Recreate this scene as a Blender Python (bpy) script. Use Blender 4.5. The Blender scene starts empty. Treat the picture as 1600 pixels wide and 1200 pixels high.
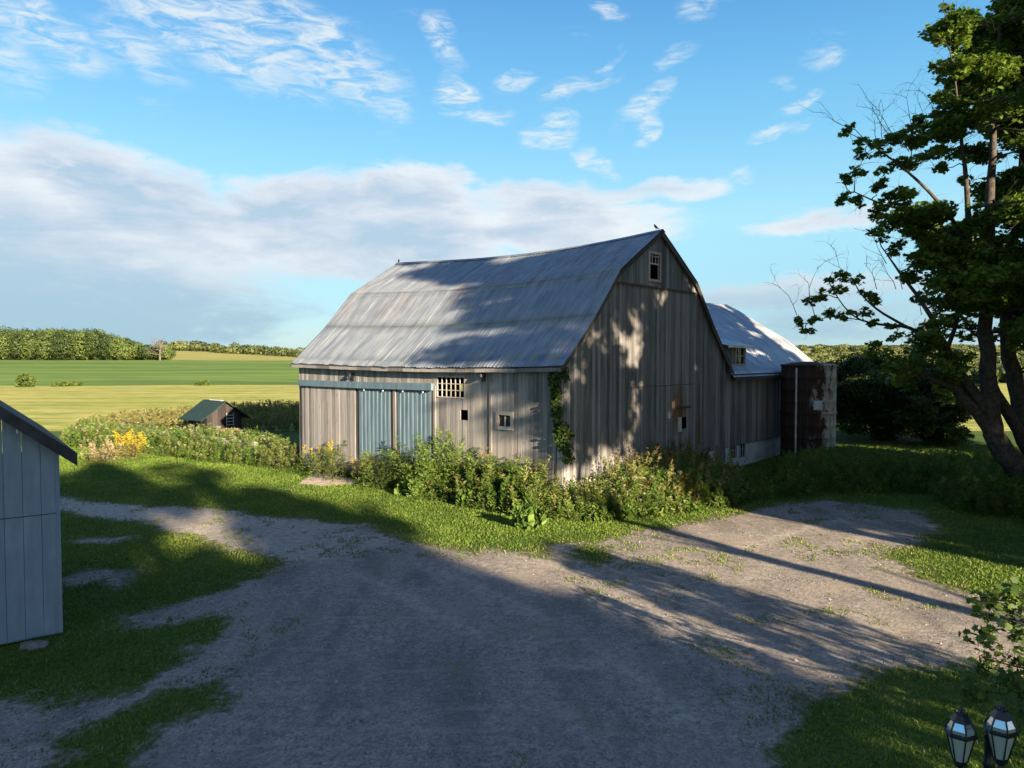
import bpy, math, random
import numpy as np
from mathutils import Vector
random.seed(7); rng = np.random.default_rng(7)
S = bpy.context.scene
R = math.radians

# ------------------------------------------------------------ camera, sun, exposure
H = 5.25; PITCH = R(2.09); F = 1150.0
cd = bpy.data.cameras.new('camera'); cam = bpy.data.objects.new('camera', cd)
S.collection.objects.link(cam); S.camera = cam
cam.location = (0, 0, H); cam.rotation_euler = (math.pi/2 - PITCH, 0, 0)
cd.sensor_width = 36; cd.lens = F/1600*36; cd.clip_end = 6000; cd.clip_start = .05
SUN_EL = R(15.0); LD = np.array([-.57, .822]); LD /= np.linalg.norm(LD)   # horizontal direction the light travels
ld = bpy.data.lights.new('sun', 'SUN'); ld.energy = 5.0; ld.angle = R(0.6); ld.color = (1, .81, .57)
sun = bpy.data.objects.new('sun', ld); S.collection.objects.link(sun)
sun.rotation_euler = Vector((LD[0]*math.cos(SUN_EL), LD[1]*math.cos(SUN_EL), -math.sin(SUN_EL))).to_track_quat('-Z', 'Y').to_euler()
S.view_settings.view_transform = 'Standard'; S.view_settings.look = 'None'
S.view_settings.exposure = 2.0; S.view_settings.gamma = 1; S.view_settings.use_curve_mapping = False
S.cycles.max_bounces = 6; S.cycles.diffuse_bounces = 3; S.cycles.transparent_max_bounces = 8

def ray(px, py):
    u = (px-800)/F; v = (600-py)/F
    d = np.array([u, math.cos(PITCH)+v*math.sin(PITCH), -math.sin(PITCH)+v*math.cos(PITCH)])
    return d
def at(px, py, depth):
    d = ray(px, py); d = d/d[1]*depth
    return (d[0], d[1], H+d[2])
def on_ground(px, py, z=0.):
    d = ray(px, py); k = (H-z)/-d[2]
    return (d[0]*k, d[1]*k)
# barn frame
AX, AY, GA = 1.712, 24.6, R(49.3)
g = np.array([math.cos(GA), math.sin(GA)]); r_ = np.array([-math.sin(GA), math.cos(GA)])
def on_plane(px, py, n, off):      # vertical plane  n.(p-A)=off ; returns world point
    d = ray(px, py); k = (off + n@np.array([AX, AY]))/(n@d[:2])
    return np.array([d[0]*k, d[1]*k, H+d[2]*k])
def on_gable(px, py, off=0.):
    p = on_plane(px, py, r_, off); return float(g@(p[:2]-[AX, AY])), float(p[2])
def on_side(px, py, off=0.):
    p = on_plane(px, py, g, off); return float(r_@(p[:2]-[AX, AY])), float(p[2])
def loc2w(x, y, z=0): return (AX+g[0]*x+r_[0]*y, AY+g[1]*x+r_[1]*y, z)

# ------------------------------------------------------------ node helpers
class NT:
    def __init__(s, tree): s.t = tree; s.l = tree.links
    def n(s, typ, **kw):
        nd = s.t.nodes.new(typ)
        for k, v in kw.items():
            if k.startswith('i_'):
                key = k[2:]; key = int(key) if key.isdigit() else key.replace('_', ' ')
                s.set(nd.inputs[key], v)
            else: setattr(nd, k, v)
        return nd
    def set(s, inp, v):
        if isinstance(v, bpy.types.NodeSocket): s.l.new(v, inp)
        elif isinstance(v, bpy.types.Node): s.l.new(v.outputs[0], inp)
        else:
            if hasattr(inp.default_value, '__len__') and not hasattr(v, '__len__'): v = [v]*len(inp.default_value)
            if hasattr(v, '__len__') and len(v) == 3 and len(inp.default_value) == 4: v = (*v, 1)
            inp.default_value = v
    def m(s, op, a, b=0., c=0., clamp=False):
        nd = s.t.nodes.new('ShaderNodeMath'); nd.operation = op; nd.use_clamp = clamp
        for i, x in enumerate((a, b, c)): s.set(nd.inputs[i], x)
        return nd.outputs[0]
    def mix(s, f, a, b, blend='MIX'):
        nd = s.t.nodes.new('ShaderNodeMix'); nd.data_type = 'RGBA'; nd.blend_type = blend
        s.set(nd.inputs[0], f); s.set(nd.inputs[6], a); s.set(nd.inputs[7], b)
        return nd.outputs[2]
    def noise(s, vec, scale, detail=4., rough=.55, dist=0.):
        nd = s.n('ShaderNodeTexNoise'); s.set(nd.inputs['Vector'], vec)
        nd.inputs['Scale'].default_value = scale; nd.inputs['Detail'].default_value = detail
        nd.inputs['Roughness'].default_value = rough; nd.inputs['Distortion'].default_value = dist
        return nd.outputs['Fac']
    def map(s, vec, scale=(1, 1, 1), loc=(0, 0, 0), rot=(0, 0, 0)):
        nd = s.n('ShaderNodeMapping'); s.set(nd.inputs[0], vec)
        nd.inputs['Location'].default_value = loc; nd.inputs['Rotation'].default_value = rot; nd.inputs['Scale'].default_value = scale
        return nd.outputs[0]
    def ss(s, x, a, b, o0=0., o1=1.):
        nd = s.n('ShaderNodeMapRange', interpolation_type='SMOOTHSTEP'); s.set(nd.inputs[0], x)
        for i, v in zip((1, 2, 3, 4), (a, b, o0, o1)): nd.inputs[i].default_value = v
        return nd.outputs[0]
    def ramp(s, x, stops):
        nd = s.n('ShaderNodeValToRGB'); s.set(nd.inputs[0], x); cr = nd.color_ramp
        while len(cr.elements) < len(stops): cr.elements.new(.5)
        for e, (p, c) in zip(cr.elements, stops): e.position = p; e.color = (*c, 1)
        return nd.outputs[0]
def lin(*c): return tuple(((x/255)/12.92 if x/255 <= .04045 else ((x/255+.055)/1.055)**2.4) for x in c)

# ------------------------------------------------------------ world: Nishita sky + clouds
W = bpy.data.worlds.new('World'); S.world = W; W.use_nodes = True; W.node_tree.nodes.clear()
w = NT(W.node_tree)
geo = w.n('ShaderNodeTexCoord'); sep = w.n('ShaderNodeSeparateXYZ'); w.set(sep.inputs[0], geo.outputs['Generated'])
DX, DY, DZ = sep.outputs
az = w.m('MULTIPLY', w.m('ARCTAN2', DX, DY), 57.29578)
el = w.m('MULTIPLY', w.m('ARCSINE', DZ), 57.29578)
sky = w.n('ShaderNodeTexSky', sky_type='NISHITA'); sky.sun_disc = False
sky.sun_elevation = SUN_EL; sky.sun_rotation = math.atan2(-LD[0], -LD[1]); sky.air_density = 1; sky.dust_density = .4; sky.ozone_density = 2.
EXPF = 2**S.view_settings.exposure; K = 1/EXPF/.1
grad = w.ramp(w.m('DIVIDE', el, 60., clamp=True), [(0., lin(150, 194, 214)), (.06, lin(140, 196, 222)), (.17, lin(160, 220, 238)),
        (.27, lin(122, 200, 238)), (.36, lin(95, 177, 230)), (.47, lin(60, 140, 210)), (1., lin(30, 84, 160))])
gradk = w.mix(1., grad, (K, K, K), 'MULTIPLY')
base = w.mix(.86, sky.outputs[0], gradk)
cv = w.n('ShaderNodeCombineXYZ'); w.set(cv.inputs[0], az); w.set(cv.inputs[1], el)
def azel(px, py):
    d = ray(px, py); return math.degrees(math.atan2(d[0], d[1])), math.degrees(math.atan2(d[2], math.hypot(d[0], d[1])))
# domain-warped coordinates
wn = w.n('ShaderNodeTexNoise'); w.set(wn.inputs['Vector'], w.map(cv.outputs[0], (.16, .3, 1))); wn.inputs['Scale'].default_value = 1; wn.inputs['Detail'].default_value = 5; wn.inputs['Roughness'].default_value = .6
wv = w.n('ShaderNodeVectorMath', operation='MULTIPLY_ADD'); w.set(wv.inputs[0], wn.outputs['Color']); wv.inputs[1].default_value = (4.5, 3.2, 0); w.set(wv.inputs[2], cv.outputs[0])
ws = w.n('ShaderNodeSeparateXYZ'); w.set(ws.inputs[0], wv.outputs[0])
wa, we = w.m('SUBTRACT', ws.outputs[0], 2.25), w.m('SUBTRACT', ws.outputs[1], 1.6)
def blob(px, py, rx, ry, rot=0., amp=1., hard=1.):
    a0, e0 = azel(px, py); ax = max(rx/20., .3); ey = max(ry/20., .2); c, s = math.cos(R(rot)), math.sin(R(rot))
    da = w.m('SUBTRACT', wa, a0); de = w.m('SUBTRACT', we, e0)
    p = w.m('MULTIPLY_ADD', da, c/ax, w.m('MULTIPLY', de, s/ax)); q = w.m('MULTIPLY_ADD', de, c/ey, w.m('MULTIPLY', da, -s/ey))
    d2 = w.m('MULTIPLY_ADD', p, p, w.m('MULTIPLY', q, q))
    f = w.m('SUBTRACT', 1., d2, clamp=True)
    return w.m('MULTIPLY', f, amp)
def union(lst):
    acc = lst[0]
    for b in lst[1:]: acc = w.m('MAXIMUM', acc, b)
    return acc
bank = union([blob(20, 400, 420, 175, -8, 1.), blob(230, 330, 250, 90, -20, 1.), blob(560, 360, 330, 100, 0, 1.), blob(640, 300, 120, 60, 0, 1.), blob(860, 350, 240, 68, -2, .9),
              blob(1000, 300, 160, 26, 4, .6), blob(1290, 345, 130, 24, 4, .62), blob(1230, 462, 240, 32, 5, .75), blob(60, 490, 160, 20, 0, .8), blob(1350, 500, 260, 40, 0, .5)])
wisp = union([blob(330, 50, 190, 62, -20, 1.), blob(470, 70, 200, 62, -22, 1.1), blob(560, 120, 90, 45, -35, .9), blob(210, 70, 80, 40, -30, .7), blob(60, 40, 110, 36, -20, .9), blob(620, 165, 40, 20, -10, .7),
              blob(690, 60, 60, 30, -50, .85), blob(710, 150, 40, 34, -45, 1.), blob(760, 182, 50, 14, 0, .9), blob(480, 155, 50, 12, -18, .6), blob(860, 205, 55, 28, 10, 1.1), blob(800, 130, 45, 15, 5, .8),
              blob(900, 140, 75, 18, 15, .75), blob(930, 120, 60, 8, 50, .6), blob(930, 250, 50, 18, -30, .95), blob(1010, 160, 60, 22, 35, .85), blob(1010, 205, 40, 20, 60, 1.), blob(1050, 90, 60, 14, 25, .55),
              blob(1090, 12, 45, 20, 10, .7), blob(945, 20, 36, 12, -10, .8), blob(1250, 160, 45, 12, 25, .8), blob(1225, 205, 50, 12, 10, .8), blob(1290, 92, 36, 16, 5, .75), blob(1215, 130, 30, 10, 0, .5), blob(1140, 268, 40, 10, 0, .6), blob(1090, 280, 12, 14, 80, .7), blob(10, 90, 60, 60, 0, .6)])
n1 = w.noise(w.map(cv.outputs[0], (.17, .5, 1)), 1., 9., .6, .3)
n2 = w.noise(w.map(cv.outputs[0], (.22, .85, 1), rot=(0, 0, R(-28))), 1.6, 8., .64, .9)
n3 = w.noise(w.map(cv.outputs[0], (.05, .22, 1)), 1., 6., .55, .4)
bd = w.m('ADD', w.m('MULTIPLY', bank, 1.3), w.m('MULTIPLY_ADD', n1, 1.5, -.95))
ba = w.ss(bd, -.05, .62)
wd = w.m('MULTIPLY', w.ss(wisp, .0, .9), w.ss(n2, .34, .7)); wa_ = w.m('MULTIPLY', wd, 1.05, clamp=True)
shade = w.m('ADD', w.ss(bd, .15, 1.2), w.m('MULTIPLY_ADD', n3, 3.4, -1.75), clamp=True)
hi = w.ss(n1, .56, .72)
shade = w.m('MULTIPLY', shade, w.m('SUBTRACT', 1., w.m('MULTIPLY', hi, .7)))
ccol = w.ramp(shade, [(0, lin(242, 246, 250)), (.3, lin(229, 236, 244)), (.7, lin(208, 220, 235)), (1, lin(184, 208, 228))])
ccol = w.mix(w.ss(el, 9., 1.5), ccol, lin(168, 202, 221))
ccolk = w.mix(1., ccol, (K, K, K), 'MULTIPLY')
c1 = w.mix(w.m('MULTIPLY', ba, .93), base, ccolk)
wk = tuple(K*x for x in lin(235, 244, 248))
c2 = w.mix(w.m('MULTIPLY', wa_, .85), c1, wk)
# unseen broken cloud beside and behind the viewpoint, added to neutralise the ambient light
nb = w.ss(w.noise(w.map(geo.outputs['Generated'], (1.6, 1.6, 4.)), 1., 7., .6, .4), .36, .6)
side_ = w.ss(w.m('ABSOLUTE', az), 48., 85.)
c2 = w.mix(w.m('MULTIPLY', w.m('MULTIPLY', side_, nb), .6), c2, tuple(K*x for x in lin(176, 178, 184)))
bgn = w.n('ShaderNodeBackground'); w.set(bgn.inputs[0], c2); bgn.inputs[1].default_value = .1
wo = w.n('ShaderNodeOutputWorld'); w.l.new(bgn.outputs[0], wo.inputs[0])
W.cycles.sampling_method = 'MANUAL'; W.cycles.sample_map_resolution = 512

# ------------------------------------------------------------ materials
MATS = {}
def material(name, fn):
    m = bpy.data.materials.new(name); m.use_nodes = True; t = NT(m.node_tree); t.t.nodes.clear()
    out = t.n('ShaderNodeOutputMaterial'); sh = fn(t); t.l.new(sh.outputs[0] if isinstance(sh, bpy.types.Node) else sh, out.inputs[0])
    MATS[name] = m; return m
def bsdf(t, col, rough=.8, metal=0., spec=.3, normal=None, **kw):
    b = t.n('ShaderNodeBsdfPrincipled'); t.set(b.inputs['Base Color'], col); t.set(b.inputs['Roughness'], rough); t.set(b.inputs['Metallic'], metal)
    t.set(b.inputs['Specular IOR Level'], spec)
    if normal is not None: t.l.new(normal, b.inputs['Normal'])
    for k, v in kw.items(): t.set(b.inputs[k.replace('_', ' ')], v)
    return b
def bump(t, h, dist=.02, strength=.6):
    b = t.n('ShaderNodeBump'); t.set(b.inputs['Height'], h); b.inputs['Distance'].default_value = dist; b.inputs['Strength'].default_value = strength
    return b.outputs[0]
def OC(t): return t.n('ShaderNodeTexCoord').outputs['Object']
def attr(t, nm): return t.n('ShaderNodeAttribute', attribute_name=nm)
def wood(c_lo, c_hi, stain=None):
    def fn(t):
        o = OC(t); a = attr(t, 'brd').outputs['Fac']
        off = t.n('ShaderNodeVectorMath', operation='ADD'); t.set(off.inputs[0], o); cmb = t.n('ShaderNodeCombineXYZ'); t.set(cmb.inputs[2], t.m('MULTIPLY', a, 37.)); t.set(off.inputs[1], cmb.outputs[0])
        v = off.outputs[0]
        n1 = t.noise(t.map(v, (28, 28, .8)), 1., 5., .65); n2 = t.noise(t.map(v, (7, 7, .55)), 1., 4., .6); n3 = t.noise(t.map(o, (.5, .5, .35)), 1., 4., .6)
        f = t.m('ADD', t.m('MULTIPLY', n1, .42), t.m('ADD', t.m('MULTIPLY', n2, .33), t.m('ADD', t.m('MULTIPLY', a, .24), t.m('MULTIPLY', n3, .22))))
        col = t.mix(t.ss(f, .32, .9), c_lo, c_hi)
        # warm brown weathering patches and dark streaks
        col = t.mix(t.m('MULTIPLY', t.ss(n3, .5, .75), .35), col, tuple(x*y for x, y in zip(c_hi, (.85, .72, .6))))
        streak = t.ss(t.noise(t.map(v, (16, 16, .32)), 1., 3., .7), .6, .72)
        col = t.mix(t.m('MULTIPLY', streak, .65), col, tuple(x*.45 for x in c_lo))
        kn = t.n('ShaderNodeTexVoronoi'); t.set(kn.inputs['Vector'], t.map(v, (4.3, 4.3, 1.1))); kn.inputs['Scale'].default_value = 1.
        col = t.mix(t.m('MULTIPLY', t.ss(kn.outputs['Distance'], .09, .03), .8), col, tuple(x*.3 for x in c_lo))
        if stain:
            for (cx, cz, sx, sz, cc, amp) in stain:
                s = t.n('ShaderNodeSeparateXYZ'); t.set(s.inputs[0], o)
                p = t.m('MULTIPLY_ADD', s.outputs[0], 1/sx, -cx/sx); q = t.m('MULTIPLY_ADD', s.outputs[2], 1/sz, -cz/sz)
                d = t.m('SUBTRACT', 1., t.m('MULTIPLY_ADD', p, p, t.m('MULTIPLY', q, q)), clamp=True)
                d = t.m('MULTIPLY', t.m('MULTIPLY', d, t.ss(n2, .3, .6)), amp, clamp=True)
                col = t.mix(d, col, cc)
        return bsdf(t, col, .85, spec=.15, normal=bump(t, n1, .006, .5))
    return fn
material('weathered_wood', wood((.056, .056, .058), (.32, .31, .305), stain=[(8.05, 3.1, .75, 1.3, (.15, .075, .015), 1.3), (9.9, 2.1, .4, .8, (.15, .09, .02), .9)]))
material('side_wood', wood((.095, .092, .092), (.40, .385, .375)))
material('dark_wood', wood((.03, .026, .023), (.12, .105, .095)))
material('pale_trim', wood((.28, .25, .22), (.58, .54, .49)))
def f_roof(t):
    o = OC(t); n = t.noise(t.map(o, (1.1, 2.6, .9)), 1., 5., .6); fine = t.noise(t.map(o, (.9, 14, .9)), 1., 4., .7)
    col = t.mix(t.ss(t.m('ADD', t.m('MULTIPLY', n, .5), t.m('MULTIPLY', fine, .5)), .35, .66), (.16, .188, .225), (.29, .32, .352))
    st = t.noise(t.map(o, (.55, 9., .55)), 1., 4., .7); patch = t.noise(t.map(o, (.45, .5, .45), loc=(3, 1, 0)), 1., 3., .5)
    s = t.n('ShaderNodeSeparateXYZ'); t.set(s.inputs[0], o)
    band = t.m('MULTIPLY', t.ss(s.outputs[2], 6.6, 7.6), t.ss(s.outputs[2], 10.1, 9.2))
    rust = t.m('MULTIPLY', t.m('MULTIPLY', t.ss(st, .53, .64), t.ss(patch, .40, .56)), band)
    rust = t.m('MAXIMUM', rust, t.m('MULTIPLY', t.ss(t.noise(o, 2.2, 6., .75), .70, .78), .5))
    col = t.mix(t.m('MULTIPLY', rust, .8), col, (.21, .105, .065))
    fine2 = t.ss(t.noise(t.map(o, (1.3, 22., 1.3), loc=(0, 7, 0)), 1., 3., .8), .62, .70)
    col = t.mix(t.m('MULTIPLY', fine2, .35), col, (.10, .09, .09))
    return bsdf(t, col, t.m('MULTIPLY_ADD', rust, .3, .55), t.m('MULTIPLY_ADD', rust, -.1, .12), .3, normal=bump(t, n, .02, .3))
material('barn_roof_metal', f_roof)
def f_wroof(t):
    o = OC(t); n = t.noise(t.map(o, (3., .8, .8)), 1., 5., .6); n2 = t.noise(t.map(o, (13., .5, .5)), 1., 4., .7)
    col = t.mix(t.ss(t.m('ADD', t.m('MULTIPLY', n, .5), t.m('MULTIPLY', n2, .5)), .35, .66), (.24, .26, .29), (.5, .52, .55))
    col = t.mix(t.m('MULTIPLY', t.ss(t.noise(t.map(o, (7, .6, .6)), 1., 4., .7), .62, .74), .5), col, (.22, .15, .12))
    return bsdf(t, col, .48, .35, .4)
material('wing_roof_metal', f_wroof)
def f_blue(t):
    o = OC(t); n = t.noise(t.map(o, (2, 6, .8)), 1., 4., .6)
    col = t.mix(t.ss(n, .3, .7), (.085, .14, .185), (.13, .195, .24))
    return bsdf(t, col, .55, 0., .4)
material('blue_metal', f_blue)
def f_shedblue(t):
    o = OC(t); n = t.noise(t.map(o, (6, 6, .8)), 1., 5., .65); n2 = t.noise(o, .8, 4., .6)
    col = t.mix(t.ss(n, .3, .75), (.19, .27, .345), (.27, .355, .43)); col = t.mix(t.m('MULTIPLY', t.ss(n2, .4, .7), .4), col, (.15, .18, .26))
    col = t.mix(t.m('MULTIPLY', t.ss(t.noise(t.map(o, (9, 9, 2)), 1., 6., .8), .6, .75), .45), col, (.33, .36, .39))
    return bsdf(t, col, .65, 0, .3, normal=bump(t, n, .003, .4))
material('blue_siding', f_shedblue)
def simple(name, c1, c2, rough=.7, metal=0., scale=3., spec=.3, bd=0.):
    def fn(t):
        o = OC(t); n = t.noise(o, scale, 5., .65)
        return bsdf(t, t.mix(t.ss(n, .3, .7), c1, c2), rough, metal, spec, normal=bump(t, n, bd, .5) if bd else None)
    return material(name, fn)
material('shaded_wood', wood((.018, .015, .015), (.07, .06, .058)))  # darker wood for the coop, the barn's shadow put into the colour
simple('dark_trim', (.02, .022, .027), (.05, .053, .06), .6)
simple('shingle_dark', (.045, .047, .052), (.09, .09, .095), .85, scale=12)
simple('green_roof', (.012, .03, .027), (.022, .048, .042), .7)
simple('black_metal', (.012, .014, .018), (.03, .033, .04), .3, .3, 8, .6)
simple('white_block', (.42, .43, .44), (.68, .69, .68), .8, 0, 2.5, .2, .02)
simple('white_paint', (.55, .55, .53), (.75, .75, .73), .6)
simple('stone', (.22, .21, .2), (.4, .38, .36), .9, 0, 6, .2, .02)
simple('concrete', (.28, .26, .23), (.42, .39, .35), .9, 0, 4, .2, .01)
simple('reddish_plank', (.07, .04, .028), (.14, .075, .05), .85, 0, 3)
simple('dead_grey', (.09, .08, .07), (.16, .145, .12), .9)
simple('bark', (.035, .03, .026), (.09, .078, .066), .95, 0, 7, .1, .04)
simple('bird_black', (.01, .01, .012), (.03, .03, .035), .6)
simple('dark_blue_metal', (.035, .05, .065), (.06, .08, .10), .6)
simple('blue_tarp', (.05, .13, .4), (.08, .2, .5), .6)
material('dark_void', lambda t: bsdf(t, (.006, .006, .007), .9, spec=.05))
material('window_glass', lambda t: bsdf(t, (.02, .025, .03), .12, spec=.6))
material('yellow_pane', lambda t: bsdf(t, (.55, .52, .15), .5))
def f_frost(t):
    return bsdf(t, (.5, .6, .58), .35, 0, .5, Transmission_Weight=.35)
material('frosted_glass', f_frost)
def f_clear(t): return bsdf(t, (.75, .8, .85), .05, .75, .8)
material('mirror_glass', f_clear)
def f_silo(t):
    o = OC(t); s = t.n('ShaderNodeSeparateXYZ'); t.set(s.inputs[0], o)
    n = t.noise(t.map(o, (2.6, 2.6, 1.0)), 1., 8., .75, .5); n2 = t.noise(t.map(o, (5, 5, 1.)), 1., 5., .7)
    side = t.ss(s.outputs[0], .1, 1.4)
    pa = t.m('MULTIPLY', t.ss(t.m('ADD', n, t.m('MULTIPLY', side, .17)), .545, .60), t.ss(s.outputs[0], -.1, .35))
    col = t.mix(n2, (.022, .016, .014), (.075, .040, .029)); col = t.mix(t.m('MULTIPLY', t.ss(n2, .5, .7), .35), col, (.13, .07, .04))
    col = t.mix(t.m('MULTIPLY', pa, t.ss(n2, .3, .55)), col, (.36, .34, .31))
    return bsdf(t, col, .85, 0, .15, normal=bump(t, n, .02, .4))
material('rusted_silo', f_silo)
def f_leaf(t):
    c = attr(t, 'col').outputs['Color']
    d = t.n('ShaderNodeBsdfPrincipled'); t.set(d.inputs['Base Color'], c); d.inputs['Roughness'].default_value = .55; d.inputs['Specular IOR Level'].default_value = .25
    tr = t.n('ShaderNodeBsdfTranslucent'); t.set(tr.inputs[0], t.mix(1., c, (1.25, 1.25, .6), 'MULTIPLY'))
    mx = t.n('ShaderNodeMixShader'); mx.inputs[0].default_value = .3; t.l.new(d.outputs[0], mx.inputs[1]); t.l.new(tr.outputs[0], mx.inputs[2])
    return mx
material('leaves', f_leaf)
def f_ground(t):
    o = OC(t); gm = attr(t, 'grav').outputs['Fac']
    nA = t.noise(o, 70., 3., .8); nB = t.noise(o, 1.1, 5., .6); nC = t.noise(o, 9., 5., .7)
    gr = t.mix(t.ss(nC, .3, .7), (.035, .068, .012), (.085, .14, .024)); gr = t.mix(t.m('MULTIPLY', t.ss(nB, .45, .7), .5), gr, (.12, .14, .04))
    dirt = t.mix(nA, (.12, .10, .08), (.34, .29, .24))
    f = t.ss(t.m('ADD', gm, t.m('MULTIPLY_ADD', nC, .9, -.45)), .35, .65)
    return bsdf(t, t.mix(f, gr, dirt), .95, spec=.1, normal=bump(t, nC, .03, .6))
material('grass_ground', f_ground)
def f_gravel(t):
    o = OC(t); gm = attr(t, 'grav').outputs['Fac']; pl = attr(t, 'pale').outputs['Fac']
    vor = t.n('ShaderNodeTexVoronoi'); t.set(vor.inputs['Vector'], o); vor.inputs['Scale'].default_value = 30.
    vor2 = t.n('ShaderNodeTexVoronoi'); t.set(vor2.inputs['Vector'], o); vor2.inputs['Scale'].default_value = 13.
    bw = t.n('ShaderNodeRGBToBW'); t.set(bw.inputs[0], vor.outputs['Color']); bw2 = t.n('ShaderNodeRGBToBW'); t.set(bw2.inputs[0], vor2.outputs['Color'])
    nB = t.noise(o, .45, 5., .6); nC = t.noise(o, 5., 6., .7); nD = t.noise(t.map(o, (.8, .25, 1), rot=(0, 0, R(40))), 1., 5., .6)
    v = t.m('ADD', t.m('MULTIPLY', bw, .32), t.m('ADD', t.m('MULTIPLY', nC, .6), t.m('MULTIPLY', bw2, .14)))
    col = t.mix(t.ss(v, .25, .9), (.15, .135, .12), (.44, .39, .335))
    col = t.mix(t.m('MULTIPLY', t.ss(nB, .42, .68), .6), col, t.mix(v, (.17, .14, .115), (.42, .36, .30)))
    col = t.mix(t.m('MULTIPLY', t.ss(nD, .46, .66), .5), col, (.115, .105, .095)); nE = t.noise(t.map(o, (.35, 2.4, 1), rot=(0, 0, R(-38)), loc=(4, 2, 0)), 1., 5., .65); col = t.mix(t.m('MULTIPLY', t.ss(nE, .55, .68), .5), col, t.mix(v, (.20, .175, .15), (.50, .44, .37)))
    col = t.mix(t.m('MULTIPLY', pl, t.ss(nC, .3, .6, .15, .8)), col, t.mix(v, (.22, .195, .165), (.58, .52, .44)))
    pt = t.m('MULTIPLY', t.ss(t.noise(o, .55, 4., .6), .56, .68), t.ss(nC, .48, .62)); col = t.mix(t.m('MULTIPLY', pt, .7), col, (.20, .17, .06))
    f = t.ss(t.m('ADD', gm, t.m('MULTIPLY_ADD', nC, .9, -.45)), .45, .75)
    col = t.mix(f, t.mix(nC, (.05, .06, .02), (.16, .15, .07)), col)
    return bsdf(t, col, .95, spec=.12, normal=bump(t, v, .03, .9))
material('gravel', f_gravel)
def f_sand(t):
    o = OC(t); n = t.noise(o, 3., 7., .7)
    return bsdf(t, t.mix(t.ss(n, .3, .65), (.26, .2, .15), (.58, .48, .40)), .95, spec=.1, normal=bump(t, n, .05, .8))
material('sand', f_sand)
def f_hay(t):
    o = OC(t); rr = t.map(o, (1, 1, 1), rot=(0, 0, R(-2.0)))
    n = t.noise(t.map(rr, (.035, .36, 1)), 1., 5., .7, .4); n2 = t.noise(t.map(rr, (.12, 1.1, 1)), 1., 5., .75); n3 = t.noise(o, .03, 3., .5)
    n4 = t.noise(o, .35, 6., .75); f = t.ss(t.m('ADD', t.m('MULTIPLY', n, .4), t.m('ADD', t.m('MULTIPLY', n2, .35), t.m('MULTIPLY', n4, .25))), .42, .58)
    col = t.mix(f, (.21, .26, .055), (.47, .42, .15))
    col = t.mix(t.m('MULTIPLY', t.ss(n3, .5, .7), .35), col, (.25, .29, .05))
    return bsdf(t, col, .95, spec=.05, normal=bump(t, n2, .4, .5))
material('hay', f_hay)
def f_crop(t):
    o = OC(t); rr = t.map(o, (1, 1, 1), rot=(0, 0, R(3)))
    n = t.noise(t.map(rr, (.008, .06, 1)), 1., 5., .6, .3); n2 = t.noise(t.map(o, (.1, .5, 1)), 1., 5., .75)
    col = t.mix(t.ss(t.m('ADD', t.m('MULTIPLY', n, .65), t.m('MULTIPLY', n2, .35)), .38, .62), (.085, .15, .038), (.165, .245, .06))
    return bsdf(t, col, .95, spec=.05)
material('crop', f_crop)
def f_far(t):
    o = OC(t); n = t.noise(t.map(o, (.01, .04, 1)), 1., 5., .6)
    return bsdf(t, t.mix(n, (.16, .2, .045), (.42, .37, .14)), .95, spec=.05)
material('far_field', f_far)
M = MATS

# ------------------------------------------------------------ object helpers
COL = S.collection
def tag(o, label=None, cat=None, group=None, kind=None):
    if label: o['label'] = label
    if cat: o['category'] = cat
    if group: o['group'] = group
    if kind: o['kind'] = kind
    return o
def empty(name, loc=(0, 0, 0), rz=0., **kw):
    o = bpy.data.objects.new(name, None); COL.objects.link(o); o.location = loc; o.rotation_euler = (0, 0, rz); o.empty_display_size = .3
    return tag(o, **kw)
def mesh_np(name, V, Fi, mat, parent=None, col=None, attrs=None, smooth=False):
    """V (n,3); Fi (m,k) array, or a list of such arrays"""
    if not isinstance(Fi, list): Fi = [Fi]
    me = bpy.data.meshes.new(name); V = np.asarray(V, dtype=np.float32)
    me.vertices.add(len(V)); me.vertices.foreach_set('co', V.ravel())
    tot = sum(f.size for f in Fi); nf = sum(len(f) for f in Fi)
    me.loops.add(tot); me.polygons.add(nf)
    me.loops.foreach_set('vertex_index', np.concatenate([f.ravel() for f in Fi]).astype(np.int32))
    lens = np.concatenate([np.full(len(f), f.shape[1]) for f in Fi]); st = np.concatenate([[0], np.cumsum(lens)[:-1]])
    me.polygons.foreach_set('loop_start', st.astype(np.int32))
    if smooth: me.polygons.foreach_set('use_smooth', np.ones(nf, dtype=bool))
    me.update(calc_edges=True)
    if col is not None:
        a = me.attributes.new('col', 'FLOAT_COLOR', 'FACE'); c = np.ones((nf, 4), dtype=np.float32); c[:, :3] = col; a.data.foreach_set('color', c.ravel())
    for k, (dom, arr) in (attrs or {}).items():
        a = me.attributes.new(k, 'FLOAT', dom); a.data.foreach_set('value', np.asarray(arr, dtype=np.float32))
    me.materials.append(mat if not isinstance(mat, str) else M[mat])
    o = bpy.data.objects.new(name, me); COL.objects.link(o)
    if parent: o.parent = parent
    return o
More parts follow.
